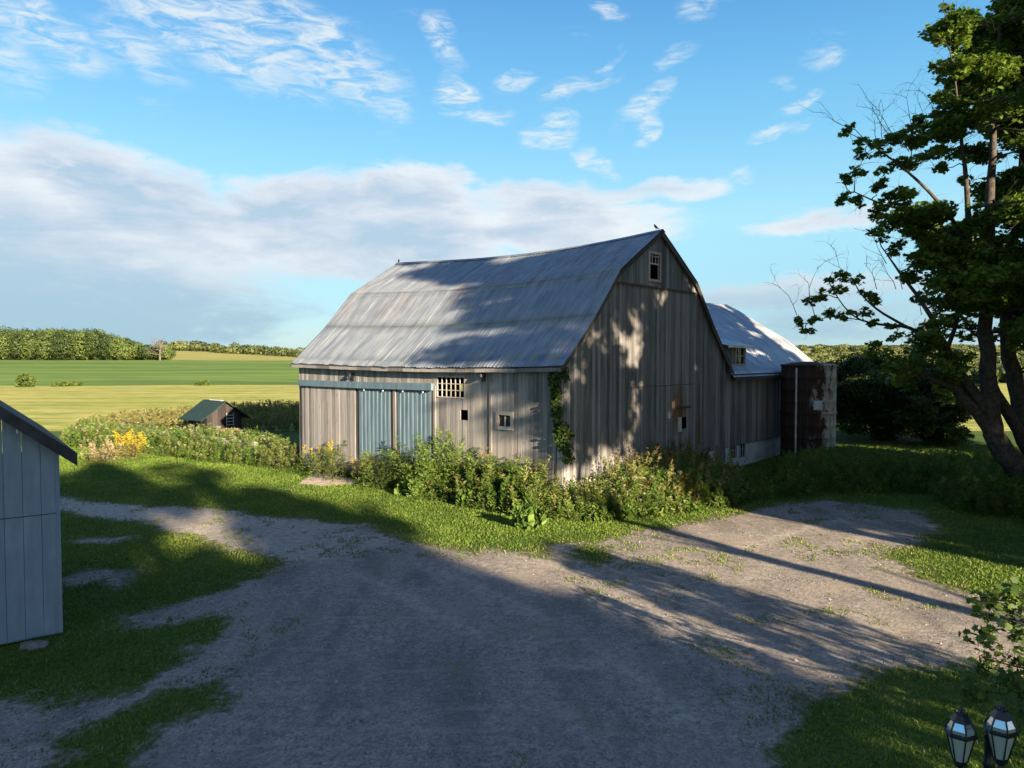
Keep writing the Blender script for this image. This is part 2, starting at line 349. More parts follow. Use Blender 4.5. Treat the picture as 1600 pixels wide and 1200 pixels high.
class MB:
    def __init__(s): s.v = []; s.f = []; s.b = []
    def box(s, x0, x1, y0, y1, z0, z1, brd=None, z1b=None, axis='x'):
        """z1b: top height at the far end along axis, for slanted tops"""
        brd = random.random() if brd is None else brd; zb = z1 if z1b is None else z1b; n = len(s.v)
        t = lambda X, Y: (zb if (X if axis == 'x' else Y) else z1)
        for X in (0, 1):
            for Y in (0, 1): s.v += [((x1 if X else x0), (y1 if Y else y0), z0), ((x1 if X else x0), (y1 if Y else y0), t(X, Y))]
        for q in ((0, 4, 5, 1), (4, 6, 7, 5), (6, 2, 3, 7), (2, 0, 1, 3), (1, 5, 7, 3), (0, 2, 6, 4)): s.f.append(tuple(n+i for i in q)); s.b.append(brd)
        return s
    def poly(s, pts, brd=.5):
        n = len(s.v); s.v += list(pts); s.f.append(tuple(range(n, n+len(pts)))); s.b.append(brd); return s
    def prism(s, outline, d, brd=.5):      # outline of 3D points extruded by vector d
        n = len(s.v); k = len(outline); s.v += [tuple(p) for p in outline] + [tuple(np.add(p, d)) for p in outline]
        s.f += [tuple(range(n, n+k)), tuple(range(n+2*k-1, n+k-1, -1))]; s.b += [brd, brd]
        for i in range(k): s.f.append((n+i, n+(i+1) % k, n+k+(i+1) % k, n+k+i)); s.b.append(brd)
        return s
    def beam(s, p, q, w, h, up=(0, 0, 1), brd=None):
        p = np.array(p, float); q = np.array(q, float); d = q-p; d /= np.linalg.norm(d); a = np.cross(d, up); a /= np.linalg.norm(a); b = np.cross(a, d)
        o = [p+a*w/2*i+b*h/2*j for i, j in ((-1, -1), (1, -1), (1, 1), (-1, 1))]
        return s.prism(o, q-p, random.random() if brd is None else brd)
    def tube(s, pts, rad, n=8, cap=True):
        pts = [np.array(p, float) for p in pts]; rad = [rad]*len(pts) if not hasattr(rad, '__len__') else rad; base = len(s.v)
        for i, p in enumerate(pts):
            d = pts[min(i+1, len(pts)-1)]-pts[max(i-1, 0)]; d /= np.linalg.norm(d)+1e-9
            a = np.cross(d, (0, 0, 1) if abs(d[2]) < .9 else (1, 0, 0)); a /= np.linalg.norm(a); b = np.cross(d, a)
            for k in range(n): an = 2*math.pi*k/n; s.v.append(tuple(p+(a*math.cos(an)+b*math.sin(an))*rad[i]))
        for i in range(len(pts)-1):
            for k in range(n): s.f.append((base+i*n+k, base+i*n+(k+1) % n, base+(i+1)*n+(k+1) % n, base+(i+1)*n+k)); s.b.append(.5)
        if cap: s.f.append(tuple(base+k for k in range(n))[::-1]); s.f.append(tuple(base+(len(pts)-1)*n+k for k in range(n))); s.b += [.5, .5]
        return s
    def lathe(s, prof, n=16, c=(0, 0), ph=0.):
        base = len(s.v)
        for (rr, z) in prof:
            for k in range(n): an = 2*math.pi*k/n+ph; s.v.append((c[0]+rr*math.cos(an), c[1]+rr*math.sin(an), z))
        for i in range(len(prof)-1):
            for k in range(n): s.f.append((base+i*n+k, base+i*n+(k+1) % n, base+(i+1)*n+(k+1) % n, base+(i+1)*n+k)); s.b.append(.5)
        return s
    def build(s, name, mat, parent=None, smooth=False, bevel=0.):
        me = bpy.data.meshes.new(name); me.from_pydata([tuple(map(float, v)) for v in s.v], [], s.f)
        a = me.attributes.new('brd', 'FLOAT', 'FACE'); a.data.foreach_set('value', s.b)
        if smooth: me.polygons.foreach_set('use_smooth', [True]*len(me.polygons))
        me.materials.append(M[mat] if isinstance(mat, str) else mat); me.update()
        o = bpy.data.objects.new(name, me); COL.objects.link(o)
        if parent: o.parent = parent
        if bevel: b = o.modifiers.new('bevel', 'BEVEL'); b.width = bevel; b.segments = 2
        return o

def vnoise(x, y, sc, seed=0):
    x = np.asarray(x)*sc+seed*17.3; y = np.asarray(y)*sc+seed*9.1; xi = np.floor(x).astype(int); yi = np.floor(y).astype(int); fx = x-xi; fy = y-yi
    def h(a, b): v = np.sin(a*127.1+b*311.7+seed*74.7)*43758.5453; return v-np.floor(v)
    u = fx*fx*(3-2*fx); v = fy*fy*(3-2*fy)
    return (h(xi, yi)*(1-u)+h(xi+1, yi)*u)*(1-v)+(h(xi, yi+1)*(1-u)+h(xi+1, yi+1)*u)*v
def fbm(x, y, sc, seed=0, o=4): return sum(vnoise(x, y, sc*2**i, seed+i)*.5**(i+1) for i in range(o))/(1-.5**o)
def sstep(x, a, b): t = np.clip((x-a)/(b-a), 0, 1); return t*t*(3-2*t)
def height(x, y):
    x = np.asarray(x, float); y = np.asarray(y, float)
    z = (fbm(x, y, .35, 3, 3)-.5)*.10*sstep(y, 2, 10)
    far = sstep(y, 75, 130)
    z = z + (fbm(x, y, .02, 5, 3)-.5)*.8*far
    z = z + 3.6*sstep(y, 135, 360)*(1-.35*sstep(x, -60, 60))
    z = z + 10*sstep(y, 330, 620)*sstep(x, 120, 260)
    z = z + 8*sstep(y, 370, 620)*sstep(-x, 140, 330)
    return z

# ------------------------------------------------------------ ground: one grid, split into disjoint sheets
def G(pts): return np.array([on_ground(*p) for p in pts])
drive_poly = G([(-300, 740), (95, 779), (200, 788), (330, 795), (450, 806), (560, 816), (650, 845), (720, 856), (850, 868), (880, 850), (960, 838), (1060, 822), (1130, 805), (1200, 790), (1290, 782), (1440, 800), (1470, 825),
      (1430, 850), (1395, 870), (1425, 895), (1520, 930), (1600, 945), (2100, 960), (2100, 1100), (1700, 1062), (1600, 1055), (1500, 1045), (1400, 1050), (1330, 1075), (1270, 1100), (1225, 1150), (1200, 1200), (1150, 1500), (-900, 1500), (-900, 1100), (-300, 1090), (0, 1090),
      (120, 1092), (200, 1085), (240, 1050), (310, 1020), (292, 1010), (330, 1000), (352, 968), (230, 985), (205, 965), (270, 950), (330, 930), (400, 905), (462, 880), (400, 866), (350, 850), (270, 835), (180, 812), (95, 800), (-300, 765)])
grass_polys = [G([(60, 1240), (120, 1165), (200, 1110), (260, 1075), (330, 1068), (325, 1098), (290, 1112), (235, 1150), (200, 1200), (180, 1240)]), G([(880, 862), (900, 848), (950, 856), (960, 872), (930, 880)]),
               G([(925, 866), (945, 862), (958, 870), (945, 876), (928, 874)])]
dirt_polys = [G([(95, 905), (140, 893), (205, 892), (200, 900), (185, 915), (165, 905), (110, 912)]), G([(120, 845), (200, 842), (180, 850)])]
sand_poly = G([(466, 757), (480, 745), (515, 735), (560, 735), (566, 748), (548, 757), (500, 760)])
def sdf(P, X, Y):
    """signed distance, positive inside"""
    d2 = np.full(X.shape, 1e9); ins = np.zeros(X.shape, bool)
    for i in range(len(P)):
        a, b = P[i], P[(i+1) % len(P)]; e = b-a; wx, wy = X-a[0], Y-a[1]
        t = np.clip((wx*e[0]+wy*e[1])/(e@e), 0, 1); d2 = np.minimum(d2, (wx-e[0]*t)**2+(wy-e[1]*t)**2)
        c = ((a[1] > Y) != (b[1] > Y)) & (X < (b[0]-a[0])*(Y-a[1])/(b[1]-a[1]+1e-12)+a[0]); ins ^= c
    return np.where(ins, 1, -1)*np.sqrt(d2)
def gravel_mask(X, Y):
    d = sdf(drive_poly, X, Y)
    for p in grass_polys: d = np.minimum(d, -sdf(p, X, Y))
    for p in dirt_polys: d = np.maximum(d, sdf(p, X, Y)+.05)
    wob = (fbm(X, Y, 1.2, 11, 4)-.5)*1.0+(fbm(X, Y, 7., 21, 2)-.5)*.35
    return .5+(d+wob)*.9
def axis(fine0, fine1, step, lo, hi, grow=1.16):
    a = list(np.arange(fine0, fine1+1e-6, step)); s = step
    up = []; v = a[-1]
    while v < hi: s *= grow; v += s; up.append(min(v, hi))
    s = step; dn = []; v = a[0]
    while v > lo: s *= grow; v -= s; dn.append(max(v, lo))
    return np.array(dn[::-1]+a+up)
XS = axis(-13, 16, .1, -2500, 2500, 1.14); YS0 = axis(6, 34, .1, -400, 4000, 1.14)
YS = np.unique(np.concatenate([YS0, np.linspace(60, 420, 70)]))
XX, YY = np.meshgrid(XS, YS); ZZ = height(XX, YY)
near = (np.abs(XX) < 60) & (YY > -5) & (YY < 70)
GM = np.zeros(XX.shape); GM[near] = gravel_mask(XX[near], YY[near]); GM = np.clip(GM, 0, 1)
ny, nx = XX.shape; V = np.stack([XX, YY, ZZ], -1).reshape(-1, 3)
ii, jj = np.meshgrid(np.arange(ny-1), np.arange(nx-1), indexing='ij'); q = np.stack([ii*nx+jj, ii*nx+jj+1, (ii+1)*nx+jj+1, (ii+1)*nx+jj], -1).reshape(-1, 4)
cx = V[q, 0].mean(1); cy = V[q, 1].mean(1); cg = GM.ravel()[q].mean(1)
hay_far = 137+6*(fbm(cx, cx*0, .02, 8, 3)-.5)+.02*(cx+60)
sandm = np.zeros(len(cx), bool); nf_ = (np.abs(cx) < 30) & (cy < 60) & (cy > 0); sandm[nf_] = (sdf(sand_poly, cx[nf_], cy[nf_])+(fbm(cx[nf_], cy[nf_], 1.5, 31, 3)-.5)*.5) > 0
grm = (cg > .5) & ~sandm
haym = (cy > 52) & (cy < hay_far) & ~grm & (cx < 400); cropm = (cy >= hay_far) & (cy < 372) & (cx < 60)
farm = (cy >= hay_far) & ~cropm
rest = ~(grm | haym | cropm | farm | sandm)
d_pale = sdf(G([(95, 775), (330, 790), (450, 805), (560, 820), (600, 850), (470, 880), (400, 862), (260, 826), (95, 798)]), XX[near], YY[near])
PALE = np.zeros(XX.shape); tr_lines = [G([(95, 784), (300, 812), (480, 840), (640, 900), (860, 1010), (1060, 1200), (1200, 1500)]), G([(560, 830), (760, 880), (1000, 930), (1250, 1000), (1500, 1010), (1900, 1010)]), G([(900, 1010), (1150, 880), (1350, 820)])]
trk = np.full(int(near.sum()), 0.)
for L_ in tr_lines:
    dd = np.full(trk.shape, 1e9)
    for a_, b_ in zip(L_[:-1], L_[1:]):
        e_ = b_-a_; wx, wy = XX[near]-a_[0], YY[near]-a_[1]; t_ = np.clip((wx*e_[0]+wy*e_[1])/(e_@e_), 0, 1); dd = np.minimum(dd, np.hypot(wx-e_[0]*t_, wy-e_[1]*t_))
    trk = np.maximum(trk, .75*np.exp(-(dd-.8)**2/.05)*sstep(fbm(XX[near], YY[near], .5, 44), .3, .6))
PALE[near] = np.maximum(trk, sstep(d_pale+(fbm(XX[near], YY[near], 1.2, 41)-.5)*1.2, -.5, .5)); PALE = PALE.ravel()
def sheet(name, mask, mat):
    f = q[mask]; u, inv = np.unique(f.ravel(), return_inverse=True)
    o = mesh_np(name, V[u], inv.reshape(-1, 4), mat, attrs={'grav': ('POINT', GM.ravel()[u]), 'pale': ('POINT', PALE[u])}, smooth=True)
    return tag(o, kind='structure')
sheet('ground', rest, 'grass_ground'); sheet('driveway', grm, 'gravel'); sheet('path', sandm, 'sand')
sheet('hay_field', haym, 'hay'); sheet('crop_field', cropm, 'crop'); sheet('terrain', farm, 'far_field')

# ------------------------------------------------------------ leaves
def basis(nrm):
    a = np.cross(nrm, rng.normal(size=nrm.shape)); a /= np.linalg.norm(a, axis=1, keepdims=True)+1e-9
    return a, np.cross(nrm, a)
SHAPES = {'rhomb': np.array([(0, -1), (.55, 0), (0, 1), (-.55, 0)]), 'long': np.array([(0, -1), (.2, -.1), (0, 1), (-.2, -.1)]),
          'hexa': np.array([(0, -.9), (.75, -.5), (.6, .35), (0, 1), (-.6, .35), (-.75, -.5)]),
          'maple': np.array([(0, -.55), (.28, -.5), (.75, -.62), (.62, -.2), (1., .12), (.5, .25), (.42, .62), (.2, .45), (0, 1.), (-.2, .45), (-.42, .62), (-.5, .25), (-1., .12), (-.62, -.2), (-.75, -.62), (-.28, -.5)])}
def leaves(C, size, shape='rhomb', up=.6, dirs=None):
    n = len(C); size = np.broadcast_to(size, (n,)) * rng.uniform(.65, 1.25, n)
    if dirs is not None:
        b = dirs/(np.linalg.norm(dirs, axis=1, keepdims=True)+1e-9); a = np.cross(b, rng.normal(size=b.shape)); a /= np.linalg.norm(a, axis=1, keepdims=True)+1e-9
    else:
        nr = rng.normal(size=(n, 3)); nr /= np.linalg.norm(nr, axis=1, keepdims=True); nr[:, 2] = np.abs(nr[:, 2])+up; nr /= np.linalg.norm(nr, axis=1, keepdims=True)
        a, b = basis(nr)
    sh = SHAPES[shape]; k = len(sh)
    V = C[:, None, :]+(a[:, None, :]*sh[None, :, 0:1]+b[:, None, :]*sh[None, :, 1:2])*size[:, None, None]*.5
    return V.reshape(-1, 3), np.arange(n*k).reshape(n, k)
def ball(n, c, rad, inner=.0, flat=1.):
    d = rng.normal(size=(n, 3)); d /= np.linalg.norm(d, axis=1, keepdims=True); r = (inner+(1-inner)*rng.random(n)**(1/2.2))
    return np.asarray(c)+d*r[:, None]*np.array([rad, rad, rad*flat])
def vary(n, c0, c1, k=None):
    t = rng.random(n) if k is None else np.clip(k+rng.normal(0, .18, n), 0, 1)
    return np.array(c0)*(1-t[:, None])+np.array(c1)*t[:, None]
def clump_cloud(clusters, dens, sub=.38):
    """clusters: (x,y,z,r); leaves gathered into sub-clumps"""
    P = []; T = []
    for (x, y, z, r) in clusters:
        m = max(5, int(9*(r/.8)**1.3)); cs = ball(m, (x, y, z), r*.8, .25, .8)
        for c in cs:
            rr = max(.16, r*.52*random.uniform(.6, 1.2)) if r < 1.2 else random.uniform(.35, .65)*1.1; n = max(6, int(dens*rr**2.2))
            P.append(ball(n, c, rr, .2, .55)); T.append(np.full(n, random.random()))
    return np.concatenate(P), np.concatenate(T)
def limb_mb(mb, pts, rads, n=7):
    # smooth subdivision by Catmull-Rom with a little wobble
    P = [np.array(p, float) for p in pts]; out = []; rr = []
    for i in range(len(P)-1):
        p0, p1, p2, p3 = P[max(i-1, 0)], P[i], P[i+1], P[min(i+2, len(P)-1)]
        for t in (0, .33, .66):
            out.append(.5*((2*p1)+(-p0+p2)*t+(2*p0-5*p1+4*p2-p3)*t*t+(-p0+3*p1-3*p2+p3)*t**3)+rng.normal(0, rads[i]*.12, 3)*(t > 0)); rr.append(rads[i]*(1-t)+rads[i+1]*t)
    out.append(P[-1]); rr.append(rads[-1]); mb.tube(out, rr, n); return out
def twig(mb, p, d, L, r0, depth=0):
    pts = [p]; d = np.array(d, float); q_ = np.array(p, float)
    for i in range(4):
        d = d+rng.normal(0, .22, 3); d /= np.linalg.norm(d); q_ = q_+d*L/4; pts.append(q_.copy())
        if depth < 2 and random.random() < .75: twig(mb, q_, d+rng.normal(0, .6, 3), L*.5, r0*.55, depth+1)
    mb.tube(pts, [r0, r0*.8, r0*.6, r0*.45, r0*.25], 4)
def connect(mb, skel, clusters, r0=.035):
    sk = np.array(skel)
    for (x, y, z, r) in clusters:
        c = np.array((x, y, z)); d = np.linalg.norm(sk-c, axis=1)+.6*np.maximum(0, sk[:, 2]-z); j = int(np.argmin(d)); a = sk[j]
        mid = (a+c)/2+rng.normal(0, .12*d[j]**.5, 3)+np.array([0, 0, -.06*d[j]])
        rb = r0*min(2.2, .6+d[j]*.25)
        mb.tube([a, a*.5+mid*.5+rng.normal(0, .04, 3), mid, mid*.5+c*.5+rng.normal(0, .04, 3), c], [rb, rb*.8, rb*.65, rb*.5, rb*.3], 5)
        for k in range(4): twig(mb, mid*.3+c*.7, (c-a)/max(d[j], .1)+rng.normal(0, .8, 3), r*1.2, rb*.35, 1)

# ------------------------------------------------------------ barn
SP = [(-.30, 4.97), (0, 5.22), (1.65, 6.72), (3.2, 8.42), (6.25, 10.25), (9.3, 8.42), (10.85, 6.72), (12.5, 5.12), (13.05, 4.55)]
LEN = 15.46; WID = 12.5; ZS = 1.02
def prof(s): return float(np.interp(s, [p[0] for p in SP], [p[1] for p in SP]))
def sag(t, s): k = math.sin(math.pi*min(max(t/LEN, 0), 1)**.85); return -k*(.10+.22*min(1, max(0, (prof(s)-5)/5.2)))
barn = empty('barn', (AX, AY, 0), GA, label='large weathered plank barn with curved metal gambrel roof and blue sliding doors', cat='barn')
def boards(mb, u0, u1, bw, zb, zt, holes, place, th=.025, gap=.008):
    br = [u0]; 
    while br[-1] < u1-bw*.6: br.append(br[-1]+bw*random.uniform(.82, 1.18))
    br.append(u1); cuts = sorted(set(br+[h for H_ in holes for h in H_[:2] if u0 < h < u1]))
    rnd = {}
    for a, b in zip(cuts[:-1], cuts[1:]):
        if b-a < .004: continue
        key = max(x for x in br if x <= a+1e-6); rv, off = rnd.setdefault(key, (random.random(), random.uniform(-.006, .006)))
        mid = (a+b)/2; segs = [(zb(mid) if callable(zb) else zb, None)]
        lo = segs[0][0]+random.uniform(-.03, .03); iv = []
        hs = sorted([(h[2], h[3]) for h in holes if h[0] <= mid <= h[1]])
        cur = lo
        for z0, z1 in hs: iv.append((cur, z0, z0)); cur = z1
        iv.append((cur, zt(a), zt(b)))
        ga = gap/2 if a in br else 0; gb = gap/2 if b in br else 0
        for z0, za, zc in iv:
            if min(za, zc) > z0+.02: place(mb, a+ga, b-gb, z0, za, zc, off, th, rv)
def pl_gable(y0):
    return lambda mb, a, b, z0, za, zc, off, th, rv: mb.box(a, b, y0-th+off, y0+off, z0, za, rv, zc)
def pl_side(x0):
    return lambda mb, a, b, z0, za, zc, off, th, rv: mb.box(x0-th+off, x0+off, a, b, z0, za, rv, zc, 'y')
# openings
def rs(pa, pb): (a, z1), (b, z0) = on_side(*pa), on_side(*pb); return (min(a, b), max(a, b), min(z0, z1), max(z0, z1))
def rg(pa, pb): (a, z1), (b, z0) = on_gable(*pa), on_gable(*pb); return (min(a, b), max(a, b), min(z0, z1), max(z0, z1))
H_multi = rs((684, 589), (726, 621)); H_open = rs((720, 640), (732, 657)); H_small = rs((780, 648), (799, 667))
H_door = rs((561, 604), (676, 700)); H_door = (H_door[0]+.05, H_door[1]-.05, .2, on_side(620, 606)[1])
H_hay = rg((1013, 396), (1028, 438)); H_hatch = rg((1064, 652), (1072, 669))
SEAM = on_gable(965, 437)[1]
mb = MB(); boards(mb, 0, WID, .2, ZS, lambda s: min(SEAM, prof(s)-.06), [H_hatch], pl_gable(0)); mb.build('gable_wall', 'weathered_wood', barn)
mb = MB(); s0, s1 = 3.0, 9.5; boards(mb, s0, s1, .22, SEAM-.1, lambda s: prof(s)-.06, [H_hay], pl_gable(-.045)); mb.build('gable_wall', 'weathered_wood', barn)
mb = MB(); mb.box(3.0, 9.5, -.10, -.072, SEAM-.13, SEAM-.07); mb.build('ledger_board', 'dark_wood', barn)
zside = lambda t: 4.98+sag(t, .3)*1.0
mb = MB(); boards(mb, .0, LEN, .2, lambda t: ZS-.15 if t < 5.5 else .12, zside, [H_multi, H_open, H_small, H_door], pl_side(0)); mb.build('side_wall', 'side_wood', barn)
mb = MB(); boards(mb, 0, WID, .3, .2, lambda s: prof(s)-.06, [], pl_gable(LEN+.03)); boards(mb, 0, LEN, .3, .2, lambda t: 5.0, [], pl_side(WID)); mb.build('rear_wall', 'weathered_wood', barn)
# interior floor, so that openings look into a dark loft
mb = MB(); mb.box(.05, WID-.05, .05, LEN-.05, 1.0, 1.1); mb.build('floor', 'dark_wood', barn)
mb = MB()
for xx in (3.4, 9.1):
    for yy in (1, 5, 9, 13.5): mb.box(xx-.12, xx+.12, yy-.12, yy+.12, 1.1, 7.9)
for yy in (1, 5, 9, 13.5): mb.box(.1, WID-.1, yy-.1, yy+.1, 4.5, 4.72)
mb.build('inner_frame', 'dark_wood', barn)
# raised horizontal and vertical trims on the side wall
def vtrim(px, w_, y0, y1, mat='pale_trim', th=.06, name='wall_post'):
    t, zt = on_side(px, y0); _, zb = on_side(px, y1); m = MB(); m.box(-.026-th, -.03, t-w_/2, t+w_/2, zb, zt); return m.build(name, mat, barn)
vtrim(767.5, .10, 592, 735, 'side_wood', .035); vtrim(618.5, .17, 603, 715, 'side_wood', .075); vtrim(680, .12, 604, 715, 'side_wood', .04); vtrim(474, .14, 604, 690, 'side_wood', .03)
# hanging plank door left of the blue pair
t0, t1 = on_side(557, 610)[0], on_side(476, 610)[0]
mb = MB(); boards(mb, t0, t1, .27, .2, lambda t: on_side(557, 606)[1], [], pl_side(-.06)); mb.build('plank_door', 'side_wood', barn)
# blue track cover, bowed slightly
mb = MB(); ta, za = on_side(679, 604.5); tb, zb = on_side(470, 597)
mb.beam((-.12, ta, za), (-.12, (ta+tb)/2, (za+zb)/2-.03), .14, .27, brd=.5); mb.beam((-.125, (ta+tb)/2+.01, (za+zb)/2-.03), (-.125, tb, zb-.02), .14, .27, brd=.5); mb.build('door_track_cover', 'blue_metal', barn)
for (pa, pb) in (((563, 606), (613, 690)), ((623, 608), (676, 690))):
    a, b, z0, z1 = rs(pa, pb); z0 = .2; m = MB(); prev = None; n = int((b-a)/.24); W_ = (b-a)/n
    for i in range(n):
        y = a+i*W_; f = [(0, 0), (.045, 0), (.055, -.014), (.08, -.014), (.09, 0), (W_*.5, 0), (W_*.5+.01, -.008), (W_*.5+.03, -.008), (W_*.5+.04, 0), (W_, 0)]
        for (u, d), (u2, d2) in zip(f[:-1], f[1:]): m.poly([(-.075+d, y+u, z0), (-.075+d, y+u, z1), (-.075+d2, y+u2, z1), (-.075+d2, y+u2, z0)])
    door = m.build('sliding_door', 'blue_metal', barn)
    for u in (.2, .8): mm = MB(); yy = a+(b-a)*u; mm.box(-.15, -.13, yy-.03, yy+.03, z1-.10, z1-.02); mm.build('hanger', 'white_paint', door)
    
    for e0 in (a-.02, b-.06): mm = MB(); mm.box(-.073, -.03, e0, e0+.08, z0, z1); mm.build('door_stile', 'dark_wood', door)
# narrow dark boards at the door gaps, standing in for the post shadows
vtrim(559, .13, 605, 715, 'dark_wood', .012, 'gap_shadow_board'); vtrim(615.3, .12, 606, 715, 'dark_wood', .012, 'gap_shadow_board')
def window_frame(H_, plane, cols, rows, mat, fw=.07, mw=.03, glass='window_glass', proud=.045, hm=True, ratio=None):
    a, b, z0, z1 = H_; m = MB()
    def bx(u0, u1, w0, w1, d0, d1):
        if plane == 's': m.box(d0, d1, u0, u1, w0, w1)
        else: m.box(u0, u1, d0, d1, w0, w1)
    base = {'s': -.025, 'g': -.025}[plane]
    bx(a-fw, a, z0-fw, z1+fw, base-proud, .02); bx(b, b+fw, z0-fw, z1+fw, base-proud, .02); bx(a, b, z1, z1+fw, base-proud, .02); bx(a, b, z0-fw, z0, base-proud-.02, .02)
    fr = m.build('window', mat, barn); m = MB()
    for i in range(1, cols): u = a+(b-a)*i/cols; bx(u-mw/2, u+mw/2, z0, z1, -.02, .012)
    for j in range(1, rows): v = z0+(z1-z0)*j/rows; bx(a, b, v-mw/2, v+mw/2, -.014, .008)
    if ratio: v = z0+(z1-z0)*ratio; bx(a, b, v-.04, v+.04, -.03, .01)
    m.build('muntins', mat, fr)
    return fr
window_frame(H_multi, 's', 6, 3, 'pale_trim', .04, .032, proud=.01)
m = MB(); a, b, z0, z1 = H_multi; m.box(-.006, .0, a+.02, a+(b-a)/6-.03, z0+(z1-z0)*.36, z0+(z1-z0)*.66); m.build('yellowed_pane', 'yellow_pane', barn)
m = MB(); m.box(-.07, -.03, b-.7, b+.3, z1+.05, z1+.28); m.build('header_board', 'side_wood', barn)
window_frame(H_small, 's', 2, 1, 'pale_trim', .12, .05, proud=.04)
m = MB(); a, b, z0, z1 = H_small; m.box(.03, .04, a, b, z0, z1); m.build('glass_pane', 'window_glass', barn)
fr = window_frame(H_hay, 'g', 1, 1, 'pale_trim', .10, .03, proud=.07); a, b, z0, z1 = H_hay; zm = z0+(z1-z0)*.62
m = MB(); m.box(a, b, -.05, -.01, zm-.03, zm+.03)
for i in (1, 2): u = a+(b-a)*i/3; m.box(u-.02, u+.02, -.045, -.015, zm, z1)
m.box(a, b, -.045, -.015, zm+(z1-zm)*.75, zm+(z1-zm)*.75+.03); m.build('muntins', 'pale_trim', fr)
a, b, z0, z1 = H_hatch; m = MB(); m.box(a-.42, b+.15, -.16, -.03, z1+.38, z1+.46); m.build('hatch_hood', 'dark_wood', barn)
m = MB(); m.box(a-.32, a-.02, -.05, -.027, z0-.1, z1+.02); m.build('hatch_shutter', 'pale_trim', barn)
m = MB(); sa = on_gable(963, 607); m.box(3.9, 9.4, -.035, -.027, sa[1]-.015, sa[1]+.015); 
for u in (3.95, 6.9, 9.9): m.box(u-.012, u+.012, -.034, -.0275, ZS+.1, sa[1])
m.build('door_seam', 'dark_wood', barn)
m = MB(); m.box(11.55, 12.5, -.055, -.028, .35, ZS+.06, .3); m.build('patch_board', 'weathered_wood', barn)
# foundation with cellar windows
FW = [rg((1090, 709), (1108, 736)), rg((1141, 692), (1151, 716)), rg((1156, 690), (1166, 714))]
m = MB(); boards(m, .05, 25.4, .42, -.3, lambda s: ZS-.01, FW, lambda mb, a, b, z0, za, zc, off, th, rv: mb.box(a, b, .02, .22, z0, za, rv, zc), gap=0.)
m.box(.04, .22, .23, LEN, -.3, ZS-.16); m.build('foundation', 'white_block', barn)
for (a, b, z0, z1) in FW:
    m = MB(); m.box(a, b, .1, .13, z0, z1); pane = m.build('cellar_window', 'window_glass', barn); m = MB()
    m.box(a-.03, a+.02, 0, .09, z0, z1); m.box(b-.02, b+.03, 0, .09, z0, z1); m.box(a+.02, b-.02, 0, .09, z1-.03, z1)
    for i in (1, 2): u = a+(b-a)*i/3; m.box(u-.012, u+.012, .06, .095, z0, z1)
    v = (z0+z1)/2; m.box(a, b, .065, .092, v-.015, v+.015); m.build('sash', 'pale_trim', pane)
# corrugated roof
def roof_sheet(name, half, mat):
    per = .17; nc = int((LEN+.5)/per*6); ys = np.linspace(-.2, LEN+.3, nc+1); pts = half; segs = []
    rows = []
    for i in range(len(pts)-1):
        (s0, z0), (s1, z1) = pts[i], pts[i+1]; L = math.hypot(s1-s0, z1-z0); k = max(2, int(L/.45)); lift = .02 if i >= 3 else (.01 if i == 2 else 0.)
        nx_, nz_ = -(z1-z0)/L, (s1-s0)/L
        if half is RH: nx_, nz_ = (z1-z0)/L, -(s1-s0)/L
        sgn = 1 if nz_ > 0 else -1
        for j in range(k+1):
            f = j/k; 
            if i == 0 and j == 0 or True: rows.append((s0+(s1-s0)*f, z0+(z1-z0)*f, nx_*sgn, nz_*sgn, lift))
    Vv = []
    rag = rng.normal(0, .02, (nc//6+2)); rag2 = rng.normal(0, .006, (nc//6+2, len(rows)))
    for ri, (s, z, a, b, lift) in enumerate(rows):
        for j, y in enumerate(ys):
            c = math.cos(y/per*2*math.pi)*.008; sh = j//12
            off = c+lift+rag2[min(sh, len(rag2)-1), min(ri//3*3, len(rows)-1)]
            e = (rag[sh] if ri == 0 else 0)
            Vv.append((s+a*off+e, y, z+b*off+sag(y, s)+e*.8))
    n = len(ys); fi, fj = np.meshgrid(np.arange(len(rows)-1), np.arange(n-1), indexing='ij')
    Fq = np.stack([fi*n+fj, fi*n+fj+1, (fi+1)*n+fj+1, (fi+1)*n+fj], -1).reshape(-1, 4)
    return mesh_np(name, np.array(Vv), Fq, mat, barn, smooth=True)
LH = SP[:5]; RH = SP[4:][::-1]
roof = roof_sheet('roof', LH, 'barn_roof_metal'); roof_sheet('roof', RH, 'barn_roof_metal')
m = MB()
for i in range(24):
    y0_, y1_ = -.22+i*(LEN+.54)/24, -.22+(i+1)*(LEN+.54)/24; za, zb = 10.25+sag(y0_, 6.25), 10.25+sag(y1_, 6.25)
    for sg in (-1, 1): m.poly([(6.25, y0_, za+.055), (6.25+sg*.2, y0_, za-.06), (6.25+sg*.2, y1_, zb-.06), (6.25, y1_, zb+.055)])
m.build('ridge_cap', 'barn_roof_metal', roof)
for (sc, dy_) in ((1.65, .03), (3.2, .035), (3.02, .03)):
    m = MB(); zc_ = prof(sc)
    for k in range(32):
        y0_, y1_ = -.2+k*(LEN+.5)/32, -.2+(k+1)*(LEN+.5)/32; w_ = random.uniform(.003, .014)
        m.poly([(sc-dy_, y0_, zc_+dy_*.9+sag(y0_, sc)), (sc-dy_+w_*.6, y0_, zc_+dy_*.9+w_*.7+sag(y0_, sc)), (sc-dy_+w_*.6, y1_, zc_+dy_*.9+w_*.7+sag(y1_, sc)), (sc-dy_, y1_, zc_+dy_*.9+sag(y1_, sc))])
    m.build('sheet_lap', 'shingle_dark', roof)
